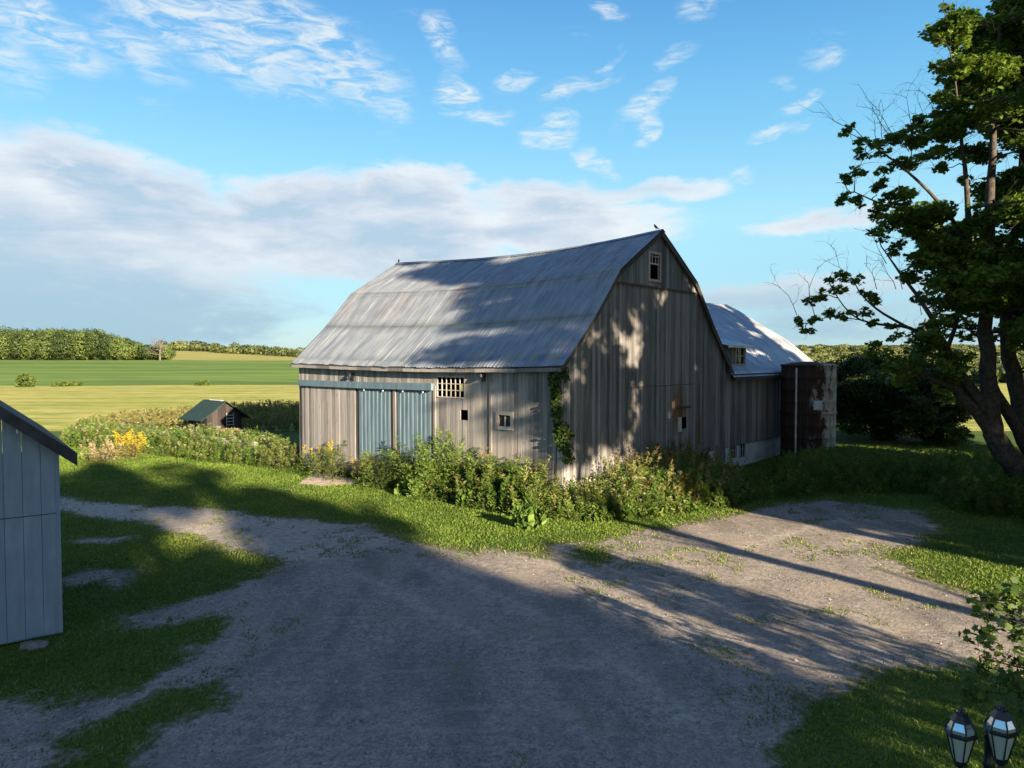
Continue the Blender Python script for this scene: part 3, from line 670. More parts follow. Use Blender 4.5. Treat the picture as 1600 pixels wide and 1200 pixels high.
# roof deck under the sheets (closes the eave) and fascia
for nm, half in (('roof_deck', LH), ('roof_deck', RH)):
    m = MB()
    for i in range(len(half)-1):
        (s0, z0), (s1, z1) = half[i], half[i+1]
        for k in range(12):
            y0_, y1_ = -.15+k*(LEN+.4)/12, -.15+(k+1)*(LEN+.4)/12
            P = [(s0, y0_, z0-.05+sag(y0_, s0)), (s1, y0_, z1-.05+sag(y0_, s1)), (s1, y1_, z1-.05+sag(y1_, s1)), (s0, y1_, z0-.05+sag(y1_, s0))]; m.poly(P)
    m.build(nm, 'dark_wood', barn)
m = MB()
for k in range(16):
    y0_, y1_ = -.12+k*(LEN+.35)/16, -.12+(k+1)*(LEN+.35)/16; z0_, z1_ = 4.80+sag(y0_, -.3)+random.uniform(-.012, .012), 4.80+sag(y1_, -.3)
    m.beam((-.27, y0_, z0_+.04), (-.27, y1_, z1_+.04), .035, .13)
m.build('eave_board', 'side_wood', barn)
m = MB()
for k in range(26): y = .1+k*.6; m.beam((-.24, y, 4.86+sag(y, -.2)), (.15, y, 5.17+sag(y, 0)), .06, .1)
m.build('rafter_tails', 'dark_wood', barn)
for half, y in ((LH, -.17), (LH, LEN+.27), (RH, -.17), (RH, LEN+.27)):
    m = MB()
    for (s0, z0), (s1, z1) in zip(half[:-1], half[1:]):
        m.beam((s0, y, z0-.11), (s1, y, z1-.11), .04, .15 if half is LH else .2, up=(0, 1, 0) if False else (0, 0, 1))
    m.build('rake_board', 'dark_wood', barn)
# junk / lamp brackets under the eave
for px in (552, 757):
    t, z = on_side(px, 588); m = MB(); m.beam((-.03, t, z+.12), (-.22, t, z+.12), .05, .05); m.beam((-.05, t, z-.12), (-.2, t, z+.1), .04, .04)
    m.lathe([(.02, z+.12), (.06, z+.08), (.09, z-.02), (.07, z-.05)], 10, (-.2, t)); m.box(-.06, -.03, t-.09, t+.09, z-.2, z+.18)
    fl = m.build('floodlight', 'black_metal', barn)
# ---- wing
WP = [(-.35, 4.32), (0, 4.62), (2.0, 6.25), (3.69, 7.28), (5.17, 8.2), (6.1, 8.68), (7.1, 8.2), (8.6, 7.28), (10.2, 6.25), (12.2, 4.6)]
WE = 25.5
def wz(y): return float(np.interp(y, [p[0] for p in WP], [p[1] for p in WP]))
wing = empty('barn_wing', (AX, AY, 0), GA, label='lower barn wing with silvery metal roof and small dormer behind the rusted silo', cat='barn wing')
H_wd = (15.9, 18.1, ZS-.2, 4.1)
m = MB(); boards(m, WID+.03, WE, .25, ZS, lambda s: 4.5, [], pl_gable(0)); m.build('front_wall', 'weathered_wood', wing)
m = MB(); boards(m, 0, 12.2, .3, .1, lambda y: wz(y)-.06, [], pl_side(WE+.02)); boards(m, WID, WE, .3, .1, lambda s: 4.5, [], pl_gable(12.2)); m.build('rear_wall', 'weathered_wood', wing)
per = .3; xs_f = np.linspace(9.4, WE+.3, int(16.4/per*6)); rows = []
for i in range(len(WP)-1):
    (y0_, z0_), (y1_, z1_) = WP[i], WP[i+1]
    for f in np.linspace(0, 1, 4): rows.append((y0_+(y1_-y0_)*f, z0_+(z1_-z0_)*f))
Vv = []
for (y, z) in rows:
    x0 = 12.75 if y <= .05 else 9.4
    for x in x0+(xs_f-9.4)/(WE+.3-9.4)*(WE+.3-x0): c = max(0, math.cos(x/per*2*math.pi)-.4)*.05; Vv.append((x, y, z+c-.10*math.sin(max(0, min(1, (x-12)/13.5))*math.pi)*(z > 5)))
n = len(xs_f); fi, fj = np.meshgrid(np.arange(len(rows)-1), np.arange(n-1), indexing='ij')
wr = mesh_np('roof', np.array(Vv), np.stack([fi*n+fj, fi*n+fj+1, (fi+1)*n+fj+1, (fi+1)*n+fj], -1).reshape(-1, 4), 'wing_roof_metal', wing, smooth=False)
m = MB(); m.beam((12.8, -.33, 4.23), (WE+.25, -.33, 4.23), .04, .15); m.box(12.6, WE, -.3, .0, 4.42, 4.46)
for (y0_, z0_), (y1_, z1_) in zip(WP[:-1], WP[1:]): m.beam((WE+.27, y0_, z0_-.1), (WE+.27, y1_, z1_-.1), .15, .04, up=(1, 0, 0))
m.build('fascia', 'dark_wood', wing)
m = MB(); m.box(19.2, 20.1, 4.9, 5.5, wz(5.2)-.1, wz(5.2)+.22); m.build('roof_vent', 'dark_wood', wing)
# dormer
DH = (14.35, 15.35, 4.93, 5.68)
dm = MB(); boards(dm, 12.95, 15.6, .2, 4.85, lambda s: 5.82, [DH], pl_gable(.35)); dm.poly([(15.6, .35, 4.85), (15.6, .35, 5.82), (15.6, 1.75, 6.02)]); dorm = dm.build('dormer', 'weathered_wood', wing)
m = MB(); m.poly([(12.8, -.02, 5.80), (15.8, -.02, 5.80), (15.8, 2.0, 6.25), (12.8, 2.0, 6.25)]); m.poly([(12.8, -.02, 5.74), (15.8, -.02, 5.74), (15.8, 2.0, 6.19), (12.8, 2.0, 6.19)]); m.box(12.8, 15.8, -.03, .0, 5.70, 5.82); m.build('dormer_roof', 'wing_roof_metal', dorm)
a, b, z0, z1 = DH; m = MB(); m.box(a-.1, a, .27, .36, z0-.08, z1+.08); m.box(b, b+.1, .27, .36, z0-.08, z1+.08); m.box(a, b, .27, .36, z1, z1+.08); m.box(a, b, .25, .36, z0-.08, z0); m.box((a+b)/2-.03, (a+b)/2+.03, .30, .35, z0, z1); m.box(a, b, .31, .345, (z0+z1)/2-.02, (z0+z1)/2+.02)
m.build('dormer_window', 'pale_trim', dorm); m = MB(); m.box(a, b, .38, .4, z0, z1); m.build('dormer_glass', 'window_glass', dorm)

# birds on the ridge
def bird(loc, lab, rz):
    b = empty('bird', loc, rz, label=lab, cat='bird', group='birds perched on the barn ridge'); b.scale = (.62, .62, .62); m = MB()
    m.tube([(-.26, 0, .06), (-.13, 0, .1), (-.03, 0, .15), (.06, 0, .22), (.09, 0, .29), (.13, 0, .31), (.19, 0, .30)], [.015, .035, .075, .075, .045, .042, .006], 8)
    m.build('body', 'bird_black', b, True); m = MB()
    for y in (-.025, .025): m.tube([(0, y, 0), (0, y, .1)], .008, 5)
    m.build('legs', 'bird_black', b)
x, y, _ = loc2w(6.25, .1); bird((x, y, 10.30), 'black bird perched at the near peak of the big barn roof', R(200))
x, y, _ = loc2w(6.25, LEN+.15); bird((x, y, 10.27), 'black bird perched at the far left end of the barn ridge', R(100))

# ------------------------------------------------------------ silo
sx, sy, _ = loc2w(18.95, -1.6); th = math.atan2(sx, sy); SR = 1.33
silo = empty('silo', (sx, sy, 0), -th, label='short rust covered metal silo with peeling white paint beside the wing', cat='silo')
m = MB(); pf = [(SR, -.3)]
for i in range(1, 9): z = 4.85*i/8; pf += [(SR, z-.03), (SR+.01, z-.015), (SR, z)]
m.lathe(pf, 40); m.build('shell', 'rusted_silo', silo, True)
m = MB(); m.lathe([(SR+.03, 4.78), (SR+.05, 4.82), (SR+.05, 4.86), (SR*.6, 4.97), (.25, 5.02), (0.001, 5.02)], 40); m.build('roof', 'rusted_silo', silo)
m = MB(); m.lathe([(SR+.02, 2.38), (SR+.05, 2.4), (SR+.05, 2.48), (SR+.02, 2.5)], 40); m.build('hoop', 'rusted_silo', silo)
def on_silo(u, rad=1.05): return (u*SR, -math.sqrt(1-u*u)*SR*rad)
x, y = on_silo(-.42, 1.07); m = MB(); m.tube([(x, y, .2), (x, y, 4.7)], .045, 8); m.build('pipe', 'white_block', silo)
x0, y0_ = on_silo(-.25); x1, y1_ = on_silo(-.03, 1.05); m = MB(); m.tube([(x0, y0_, .2), (x0, y0_, 4.8)], .015, 5); m.tube([(x1, y1_, .2), (x1, y1_, 4.8)], .018, 5)
for i in range(15): z = .4+i*.3; m.tube([(x0, y0_, z), (x1, y1_, z)], .011, 5)
m.build('ladder', 'dark_trim', silo)
m = MB(); x, y = on_silo(.33, 1.02); m.box(x-.22, x+.22, y-.02, y+.2, 2.62, 3.08); m.build('hatch', 'white_block', silo)

# ------------------------------------------------------------ foreground blue shed
P1 = np.array(on_ground(97, 993)); P0 = np.array(on_ground(0, 1012)); wd = P0-P1; wd /= np.linalg.norm(wd); ang = math.atan2(wd[1], wd[0])
# local: +x along wall away from corner (to the left/near), -y... outward normal points to camera side
shed = empty('shed', (P1[0], P1[1], 0), ang, label='pale blue board shed with dark gable roof at the left edge', cat='shed')
nrm = np.array([-wd[1], wd[0]])           # local +y direction in world
OUT = 1 if nrm@(-P1) > 0 else -1           # local y sign that faces the camera
SH = 3.62; SL = .80; SW = 5.0
def shz(x): return SH+SL*min(x, SW-x)
m = MB(); x = 0.; 
while x < SW-.01:
    x1 = min(SW, x+.285); m.box(x+.004, x1-.004, 0 if OUT > 0 else -.03, .03 if OUT > 0 else 0, .08, shz(x)-.05, random.random(), shz(x1)-.05)
    x = x1
bk = -.035*OUT; m.box(0, SW, min(0, bk), max(0, bk), .05, SH-.1, .3); 
dpt = -6*OUT; m.box(0, .03, min(bk, dpt), max(bk, dpt), .05, SH-.05); m.box(SW-.03, SW, min(bk, dpt), max(bk, dpt), .05, SH-.05)
m.build('wall', 'blue_siding', shed)
m = MB(); m.box(-.012, .05, (.03 if OUT > 0 else -.05), (.05 if OUT > 0 else -.03), .08, SH-.05); m.build('corner_board', 'blue_siding', shed)
m = MB(); m.box(0, SW, min(.031*OUT, .034*OUT), max(.031*OUT, .034*OUT), 2.33, 2.345); m.build('panel_joint', 'dark_trim', shed)
m = MB()
ov = .27; yA, yB = .35*OUT, dpt-.3*OUT
for sg in (0, 1):
    pts = [(-ov, SH-SL*ov), (SW/2, shz(SW/2))] if sg == 0 else [(SW+ov, SH-SL*ov), (SW/2, shz(SW/2))]
    (a, za), (b, zb) = pts
    m.prism([(a, yA, za), (b, yA, zb), (b, yA, zb+.07), (a, yA, za+.07)], (0, yB-yA, 0))
m.build('roof', 'shingle_dark', shed)
m = MB()
for a, b in ((-ov, SW/2), (SW+ov, SW/2)):
    za, zb = SH-SL*ov, shz(SW/2); y0_, y1_ = sorted((yA+.002*OUT, yA+.03*OUT)); m.prism([(a, y0_, za-.17), (b, y0_, zb-.17), (b, y0_, zb+.06), (a, y0_, za+.06)], (0, y1_-y0_, 0))
m.build('rake_trim', 'dark_trim', shed)
for (px, py) in ((3, 628), (31, 640)):
    xl = (97-px)/97*np.linalg.norm(P0-P1)*.98; z = shz(xl)-.19; m = MB(); m.tube([(xl, yA-.04*OUT, z+.05), (xl, yA-.02*OUT, z), (xl, yA-.02*OUT, z-.05)], [.012, .02, .016], 6); m.build('string_light', 'white_paint', shed)
m = MB(); m.tube([(1.1, .05*OUT, .85), (1.05, .07*OUT, .75), (1.0, .08*OUT, .6), (1.03, .08*OUT, .42), (1.12, .06*OUT, .3)], .01, 5); m.build('cable', 'black_metal', shed)
simple('bark_grey', (.12, .115, .105), (.22, .21, .19), .9, 0, 6, .2, .02)
def rock(name, loc, s, lab, mat='stone'):
    import bmesh
    bm = bmesh.new(); bmesh.ops.create_icosphere(bm, subdivisions=3, radius=1)
    for v in bm.verts: k = 1+.25*(vnoise(v.co.x*2+loc[0], v.co.y*2+v.co.z, 1.3, 5)-.5)*2; v.co = Vector((v.co.x*s[0]*k, v.co.y*s[1]*k, v.co.z*s[2]*k))
    me = bpy.data.meshes.new(name); bm.to_mesh(me); bm.free(); me.materials.append(M[mat]); o = bpy.data.objects.new(name, me); COL.objects.link(o); o.location = loc
    return tag(o, lab, 'rock')
x, y = on_ground(52, 1012); rock('rock', (x, y, .03), (.26, .16, .09), 'flat grey rock on the grass beside the blue shed wall', 'bark_grey')

# ------------------------------------------------------------ small green-roofed coop and barnyard walls
ap = at(352, 628, 46.); co = empty('coop', (ap[0], ap[1], 0), GA, label='small dark coop with green gable roof in the barnyard', cat='coop')
RZ, EZ, HW, CL = ap[2], 1.42, 1.5, 2.65
m = MB(); boards(m, -1.15, 1.15, .2, 0, lambda s: RZ-abs(s)*(RZ-EZ)/HW-.05, [], pl_gable(.12)); boards(m, -1.15, 1.15, .2, 0, lambda s: RZ-abs(s)*(RZ-EZ)/HW-.05, [], pl_gable(CL-.1)); boards(m, .12, CL-.1, .2, 0, lambda s: 1.6, [], pl_side(-1.13)); boards(m, .12, CL-.1, .2, 0, lambda s: 1.6, [], pl_side(1.15)); m.build('wall', 'shaded_wood', co)
m = MB()
for sg in (-1, 1): m.prism([(0, -.15, RZ), (sg*HW*1.1, -.15, RZ-1.1*(RZ-EZ)), (sg*HW*1.1, -.15, RZ-1.1*(RZ-EZ)+.05), (0, -.15, RZ+.06)], (0, CL+.3, 0))
rf = m.build('roof', 'green_roof', co); m = MB(); m.beam((0, .4, RZ+.07), (0, 1.9, RZ+.07), .16, .04); m.build('ridge_cap', 'white_paint', rf)
m = MB()
for i in range(4): m.beam((.12, .05, 1.0+i*.2), (.55, .05, 1.0+i*.2), .03, .05)
m.box(.08, .12, .03, .07, .9, 1.75); m.box(.55, .59, .03, .07, .9, 1.75); m.build('vent_ladder', 'pale_trim', co)
def rail(name, a, b, zs, lab, cat, mat='reddish_plank', th=.05, hh=.16, posts=True):
    e = empty(name, (a[0], a[1], 0), label=lab, cat=cat); m = MB(); d = np.array(b)-np.array(a); L = np.linalg.norm(d); n = max(2, int(L/2.5)+1)
    for k in range(n): f = k/(n-1); p = MB(); p.box(d[0]*f-.06, d[0]*f+.06, d[1]*f-.06, d[1]*f+.06, -.1, max(zs)+.15); p.build('post', 'dark_wood', e)
    for z in zs: q_ = MB(); q_.beam((0, 0, z), (d[0], d[1], z), th, hh); q_.build('rail', mat, e)
    return e
rail('plank_fence', at(278, 668, 44)[:2], at(196, 656, 48)[:2], (.35, .65, .95), 'low reddish plank fence left of the green roofed coop', 'fence')
rail('feed_bunk', at(345, 664, 43)[:2], at(404, 662, 43.5)[:2], (.75, 1.0), 'brown plank feed bunk rail in front of the coop', 'feed bunk')
cw = empty('barnyard_wall', at(365, 690, 38)[:2]+(0,), label='low pale concrete wall between the weeds and the coop', cat='wall'); a, b = np.array(at(200, 664, 45)[:2]), np.array(at(400, 692, 36.8)[:2]); o_ = np.array(at(365, 690, 38)[:2])
m = MB(); m.beam((*(a-o_), .45), (*(b-o_), .45), .2, 1.1); m.build('wall_body', 'concrete', cw)

# ------------------------------------------------------------ lamp post with two lanterns
lp = empty('lamp_post', (*on_ground(1540, 1500), 0)); lp.location = (at(1545, 1190, 5.9)[0], 5.9, 0)
tag(lp, 'black garden lamp post with twin hexagonal lanterns at the bottom right corner', 'lamp post')
L1 = np.array(at(1500, 1188, 5.9)); L2 = np.array(at(1563, 1184, 5.75)); base_ = np.array(lp.location)
m = MB(); m.lathe([(.09, 0), (.09, .06), (.05, .12), (.04, .5), (.035, 1.9), (.05, 1.92), (.035, 1.95), (.033, 2.12), (.045, 2.15), (.001, 2.22)], 14); m.build('pole', 'black_metal', lp, True)
for Lc in (L1, L2):
    c = Lc-base_; zb = c[2]
    m = MB(); m.tube([(0, 0, zb-.32), (c[0]*.4, c[1]*.4, zb-.4), (c[0]*.85, c[1]*.85, zb-.33), (c[0], c[1], zb-.2), (c[0], c[1], zb-.02)], [.016, .014, .014, .013, .02], 8); m.tube([(0, 0, zb-.15), (c[0]*.35, c[1]*.35, zb-.2), (c[0]*.6, c[1]*.6, zb-.3)], .009, 6); m.build('arm', 'black_metal', lp, True)
    k = 6; ph = .35
    m = MB(); m.lathe([(.02, zb-.06), (.05, zb-.03), (.055, zb), (.03, zb+.01)], k, c[:2], ph); m.lathe([(.104, zb+.205), (.122, zb+.215), (.122, zb+.232), (.1, zb+.245)], k, c[:2], ph)
    m.lathe([(.072, zb+.325), (.085, zb+.33), (.045, zb+.385), (.03, zb+.395), (.012, zb+.41), (.02, zb+.42), (.008, zb+.45), (.001, zb+.46)], k, c[:2], ph)
    for i in range(k):
        an = 2*math.pi*i/k+ph; ca, sa_ = math.cos(an), math.sin(an)
        m.tube([(c[0]+.053*ca, c[1]+.053*sa_, zb), (c[0]+.101*ca, c[1]+.101*sa_, zb+.21)], .006, 5); m.tube([(c[0]+.108*ca, c[1]+.108*sa_, zb+.24), (c[0]+.104*ca, c[1]+.104*sa_, zb+.27), (c[0]+.076*ca, c[1]+.076*sa_, zb+.328)], .007, 5)
        m.tube([(c[0]+.04*ca, c[1]+.04*sa_, zb+.39), (c[0]+.045*ca, c[1]+.045*sa_, zb+.41)], .006, 5)
    lan = m.build('lantern', 'black_metal', lp)
    m = MB(); m.lathe([(.048, zb+.002), (.095, zb+.21)], k, c[:2], ph); m.build('lower_glass', 'frosted_glass', lan)
    m = MB(); m.lathe([(.103, zb+.24), (.100, zb+.27), (.073, zb+.326)], k, c[:2], ph); m.build('upper_glass', 'mirror_glass', lan)
    m = MB(); m.lathe([(.018, zb+.01), (.018, zb+.12), (.008, zb+.15), (.001, zb+.16)], 8, c[:2]); m.build('bulb', 'white_paint', lan)

# ------------------------------------------------------------ big maple on the right
def px_c(lst): 
    out = []
    for (px, py, rp, dp) in lst: x, y, z = at(px, py, dp); out.append((x, y, z, rp/F*dp))
    return out
cl = px_c([(1500, 45, 42, 26), (1560, 40, 60, 27), (1487, 100, 32, 25), (1540, 120, 60, 26), (1590, 100, 60, 28), (1610, 20, 60, 27), (1480, 165, 32, 25.5), (1515, 185, 48, 25), (1565, 190, 50, 27), (1610, 190, 60, 26),
   (1392, 220, 30, 24), (1322, 206, 14, 24), (1342, 220, 12, 24), (1425, 215, 28, 25), (1345, 240, 14, 24.3), (1322, 280, 13, 24), (1342, 268, 16, 24), (1400, 255, 28, 25), (1372, 292, 18, 24.6), (1320, 312, 13, 24), (1340, 318, 14, 24.3), (1450, 200, 30, 26),
   (1400, 315, 34, 24), (1440, 345, 44, 25), (1375, 335, 20, 24.5), (1415, 370, 24, 24.7), (1462, 262, 18, 26), (1512, 285, 18, 27), (1582, 290, 46, 27), (1520, 340, 32, 25), (1570, 345, 45, 26), (1610, 330, 60, 25), (1480, 235, 22, 25),
   (1450, 395, 42, 25), (1500, 415, 55, 25.5), (1555, 400, 55, 26.5), (1605, 420, 60, 27), (1468, 455, 38, 24.7), (1525, 470, 48, 26), (1590, 490, 42, 28), (1480, 500, 30, 25), (1440, 345, 40, 27), (1480, 380, 50, 28), (1540, 440, 50, 24),
   (1452, 540, 36, 25), (1405, 560, 34, 24.5), (1430, 520, 26, 25.5), (1370, 545, 22, 25), (1485, 565, 30, 25), (1420, 585, 30, 25.5), (1470, 595, 30, 26), (1400, 520, 20, 25),
   (1298, 432, 14, 25), (1265, 470, 13, 25), (1285, 462, 13, 25), (1310, 452, 16, 25), (1338, 440, 15, 25), (1352, 462, 15, 25), (1370, 470, 12, 25), (1248, 503, 10, 25), (1262, 520, 10, 25), (1298, 487, 14, 25), (1325, 490, 14, 25), (1350, 490, 12, 25), (1362, 505, 10, 25), (1318, 430, 10, 25), (1275, 500, 9, 25)])
cl += px_c([(1492, 100, 26, 25), (1470, 60, 16, 25), (1488, 20, 24, 26), (1375, 365, 18, 24.4), (1405, 345, 26, 25.5), (1465, 330, 34, 24.6), (1480, 425, 40, 27), (1430, 430, 26, 25), (1565, 455, 46, 27), (1600, 520, 40, 26.5), (1560, 520, 26, 28), (1505, 520, 28, 27), (1530, 240, 34, 28), (1450, 240, 22, 26.5), (1500, 130, 34, 27), (1530, 70, 44, 28), (1395, 390, 14, 24.8)])
cl2 = list(cl)
for _ in range(110):      # the half of the crown outside the frame
    a_ = random.uniform(-math.pi, math.pi); rr = random.uniform(1, 8.); zz = random.uniform(5.5, 20); x = 21.+rr*math.cos(a_); y = 27.5+rr*math.sin(a_)*.9
    rmax = 8.5*math.sqrt(max(.05, 1-((zz-11.5)/9.5)**2))
    if rr < rmax and x/y > .70: cl2.append((x, y, zz, random.uniform(.9, 1.5)))
maple = empty('maple_tree', (*on_ground(1650, 800), 0), label='tall dark maple with spreading limbs at the right edge', cat='tree'); mo = np.array(maple.location)
mb = MB(); SK = []
def limb(lst):
    P = [np.array(at(px, py, dp))-mo for px, py, dp, _ in lst]; o = limb_mb(mb, P, [l[3] for l in lst], 9); SK.extend(o)
P0_ = on_ground(1650, 800); gx, gy = P0_
limb([(1665, 815, 25.5, .62), (1625, 765, 26, .5), (1590, 735, 26, .42), (1562, 695, 26, .36), (1548, 650, 26, .31), (1542, 580, 26, .27), (1542, 480, 26, .22), (1546, 330, 26, .16), (1552, 200, 26, .1), (1562, 40, 26, .04)])
limb([(1558, 690, 26, .26), (1530, 650, 26, .2), (1505, 622, 26, .17), (1490, 605, 26, .14), (1440, 585, 25.5, .09), (1400, 568, 25, .05)])
limb([(1545, 640, 26, .22), (1520, 612, 26, .18), (1495, 575, 26, .14), (1478, 540, 25.5, .10), (1455, 495, 25, .08), (1432, 460, 25, .06), (1405, 425, 25, .04), (1382, 392, 25, .02)])
limb([(1495, 575, 26, .12), (1460, 535, 25.5, .09), (1420, 512, 25.2, .06), (1385, 508, 25, .045), (1345, 500, 25, .03), (1318, 478, 25, .02), (1295, 440, 25, .012)])
limb([(1420, 512, 25.2, .05), (1380, 490, 25, .04), (1350, 465, 25, .025), (1335, 442, 25, .015)]); limb([(1345, 500, 25, .02), (1300, 495, 25, .015), (1260, 505, 25, .01)])
limb([(1625, 765, 26, .42), (1612, 700, 27, .36), (1592, 620, 27.5, .3), (1576, 560, 27.5, .26), (1572, 480, 27.5, .2), (1590, 340, 27.5, .12), (1600, 180, 27, .06)])
limb([(1548, 600, 26, .2), (1580, 655, 26.6, .2), (1606, 705, 27, .2)])
limb([(1542, 470, 26, .16), (1518, 390, 25.6, .12), (1510, 290, 25.4, .08), (1500, 200, 25.3, .05), (1490, 100, 25, .025)])
limb([(1518, 390, 25.6, .08), (1470, 320, 25, .06), (1420, 270, 24.6, .04), (1360, 225, 24.2, .02)]); limb([(1500, 400, 25.4, .07), (1440, 340, 25, .05), (1380, 320, 24.5, .03), (1335, 300, 24.2, .015)])
limb([(1480, 545, 25.5, .08), (1500, 480, 26, .06), (1495, 400, 26, .04)])
# link root limb to the ground
mb.tube([(0.25, -.5, -.3), np.array(at(1665, 815, 25.5))-mo], [.75, .62], 10)
lc = [(x-mo[0], y-mo[1], z, r) for x, y, z, r in cl2]
connect(mb, SK, lc, .03)
for (px, py) in [(1440, 205), (1400, 205), (1370, 210), (1425, 190), (1460, 160), (1350, 205), (1480, 20), (1390, 200), (1335, 425), (1370, 440), (1245, 480), (1265, 455), (1400, 440), (1420, 225), (1385, 400), (1410, 440), (1440, 480), (1380, 215)]:
    p = np.array(at(px, py+12, 25))-mo; twig(mb, p, (-.35+rng.normal(0, .2), 0, 1), random.uniform(.9, 1.7), .014)
for k in range(14):
    c = random.choice(cl[16:40]); p = np.array(c[:3])-mo; twig(mb, p, (rng.normal(0, .6), rng.normal(0, .4), .6), 1.4, .012)
mb.build('trunk', 'bark', maple, True)
Pc, Tc = clump_cloud(lc, 620); V_, F_ = leaves(Pc, .20, 'maple', .5); zc = Pc[:, 2]
mesh_np('crown', V_, F_, 'leaves', maple, col=vary(len(F_), (.048, .098, .016), (.14, .21, .034), Tc)); print('maple leaves', len(F_))

# ------------------------------------------------------------ generic broadleaf tree
def broad_tree(name, loc, h, rx, zc, rz, lab, cat='tree', n=70, leaf=.28, dens=170, cols=((.03, .06, .012), (.085, .12, .025)), group=None, seed=1, trunk=.35, cr=(.8, 1.5), shape='rhomb'):
    global rng; rng = np.random.default_rng(seed); random.seed(seed)
    t = empty(name, loc, label=lab, cat=cat, group=group); C = []
    while len(C) < n:
        d = rng.normal(size=3); d /= np.linalg.norm(d); k = random.uniform(.45, 1.)
        C.append((d[0]*rx*k, d[1]*rx*k, zc+d[2]*rz*k, random.uniform(*cr)))
    mb = MB(); top = zc+rz*.7; sk = limb_mb(mb, [(0, 0, -.3), (.1, 0, top*.25), (-.1, .1, top*.5), (.1, 0, top*.75), (0, 0, top)], [trunk, trunk*.8, trunk*.6, trunk*.35, trunk*.1], 8)
    for k in range(9):
        a = k*2.4; z0 = top*(.25+.06*k); e = (math.cos(a)*rx*.7, math.sin(a)*rx*.7, min(z0+rx*.6, zc+rz*.6)); sk += limb_mb(mb, [(0, 0, z0), (e[0]*.4, e[1]*.4, z0+(e[2]-z0)*.3), e], [trunk*.4, trunk*.25, trunk*.1], 6)
    connect(mb, sk, C, .03); mb.build('trunk', 'bark', t, True)
    P, T = clump_cloud(C, dens); V_, F_ = leaves(P, leaf, shape, .5); mesh_np('crown', V_, F_, 'leaves', t, col=vary(len(F_), *cols, T)); return t
def bpos(b, a): p = np.array([.822, .57]); return (b*p[0]+a*LD[0], b*p[1]+a*LD[1], 0)
TN = math.tan(SUN_EL)
def shade_tree(b, a, z0lo, z0hi, rb, lab, **kw):      # crown spans b-rb..b+rb; z0 = height above the light plane through a=0
    lo, hi = z0lo-a*TN, z0hi-a*TN; return broad_tree('shade_tree', bpos(b, a), hi, rb, (lo+hi)/2, (hi-lo)/2, lab, **kw)
shade_tree(20.9, -4, 5.2, 21.8, 6.2, 'tall maple beyond the right edge, shading the barn gable', n=125, dens=170, seed=11, leaf=.36, cr=(.9, 1.6))
shade_tree(5.1, -32, -.7, 5.4, 5.5, 'broad low maple behind the viewpoint, shading the driveway', n=110, dens=170, seed=12, leaf=.38, cr=(.8, 1.3))
shade_tree(8.1, -30, 3.6, 8.4, 2.0, 'slim tree behind the viewpoint, nearest the right side', n=50, dens=170, seed=18, leaf=.34, cr=(.7, 1.1))
shade_tree(3.2, -37, 7.3, 10.5, 4.8, 'high crowned tree standing over the broad low maple', n=60, dens=170, seed=19, leaf=.36, cr=(.7, 1.0))
shade_tree(-1.3, -27, -.5, 10.0, 5.0, 'second maple behind the viewpoint, left of the broad one', n=120, dens=170, seed=13, leaf=.38, cr=(.9, 1.5))
shade_tree(16.3, -9, 6.8, 13.6, 2.5, 'small tree beyond the right edge, added to dapple the near barn corner', n=54, dens=130, seed=20, leaf=.3, cr=(.5, 1.0))  # unseen tree added to break up the light on the corner
shade_tree(24.6, -10, -1.2, 5.8, 3.7, 'low bushy tree beyond the right edge, added to shade the right lawn', n=80, dens=170, seed=23, leaf=.34, cr=(.7, 1.2))  # unseen tree added to fill in the lawn shade at right
shade_tree(35.5, -6, 1, 13, 7.2, 'wide maple far beyond the right edge, added to shade the silo', n=130, dens=170, seed=24, leaf=.38, cr=(.9, 1.6))  # unseen, put in so that the silo falls in shade
shade_tree(-6, -30, -1, 10.2, 5.2, 'third maple behind the viewpoint, right of the leftmost', n=110, dens=170, seed=16, leaf=.38, cr=(.9, 1.5))
shade_tree(-13, -28, 0, 10, 5.5, 'leftmost maple behind the viewpoint', n=90, seed=14, leaf=.38, cr=(.9, 1.5))
shade_tree(27.8, -14, -.5, 13, 6.6, 'far right maple beyond the edge, shading the wing', n=140, dens=170, seed=15, leaf=.38, cr=(.9, 1.6))
shade_tree(10.4, -7, -1.4, 2.3, 3.0, 'low rounded shrub beyond the lower right corner, added to shade the lawn', n=60, dens=170, seed=17, leaf=.2, trunk=.1, cr=(.4, .7))  # unseen shrub added for the shade on the lower right lawn

shade_tree(46, -1, 4.5, 13.5, 6.5, 'outermost maple far beyond the right edge, added to shade the big bush', n=90, dens=150, seed=25, leaf=.38, cr=(.9, 1.6))  # out of view, added to darken the big bush with its shade
shade_tree(22.3, -13, 4.7, 8.2, 3.4, 'small round tree beyond the right edge, added to shade the weeds below the gable', n=60, dens=150, seed=26, leaf=.34, cr=(.6, 1.0))  # unseen tree added for shade over the weeds under the gable
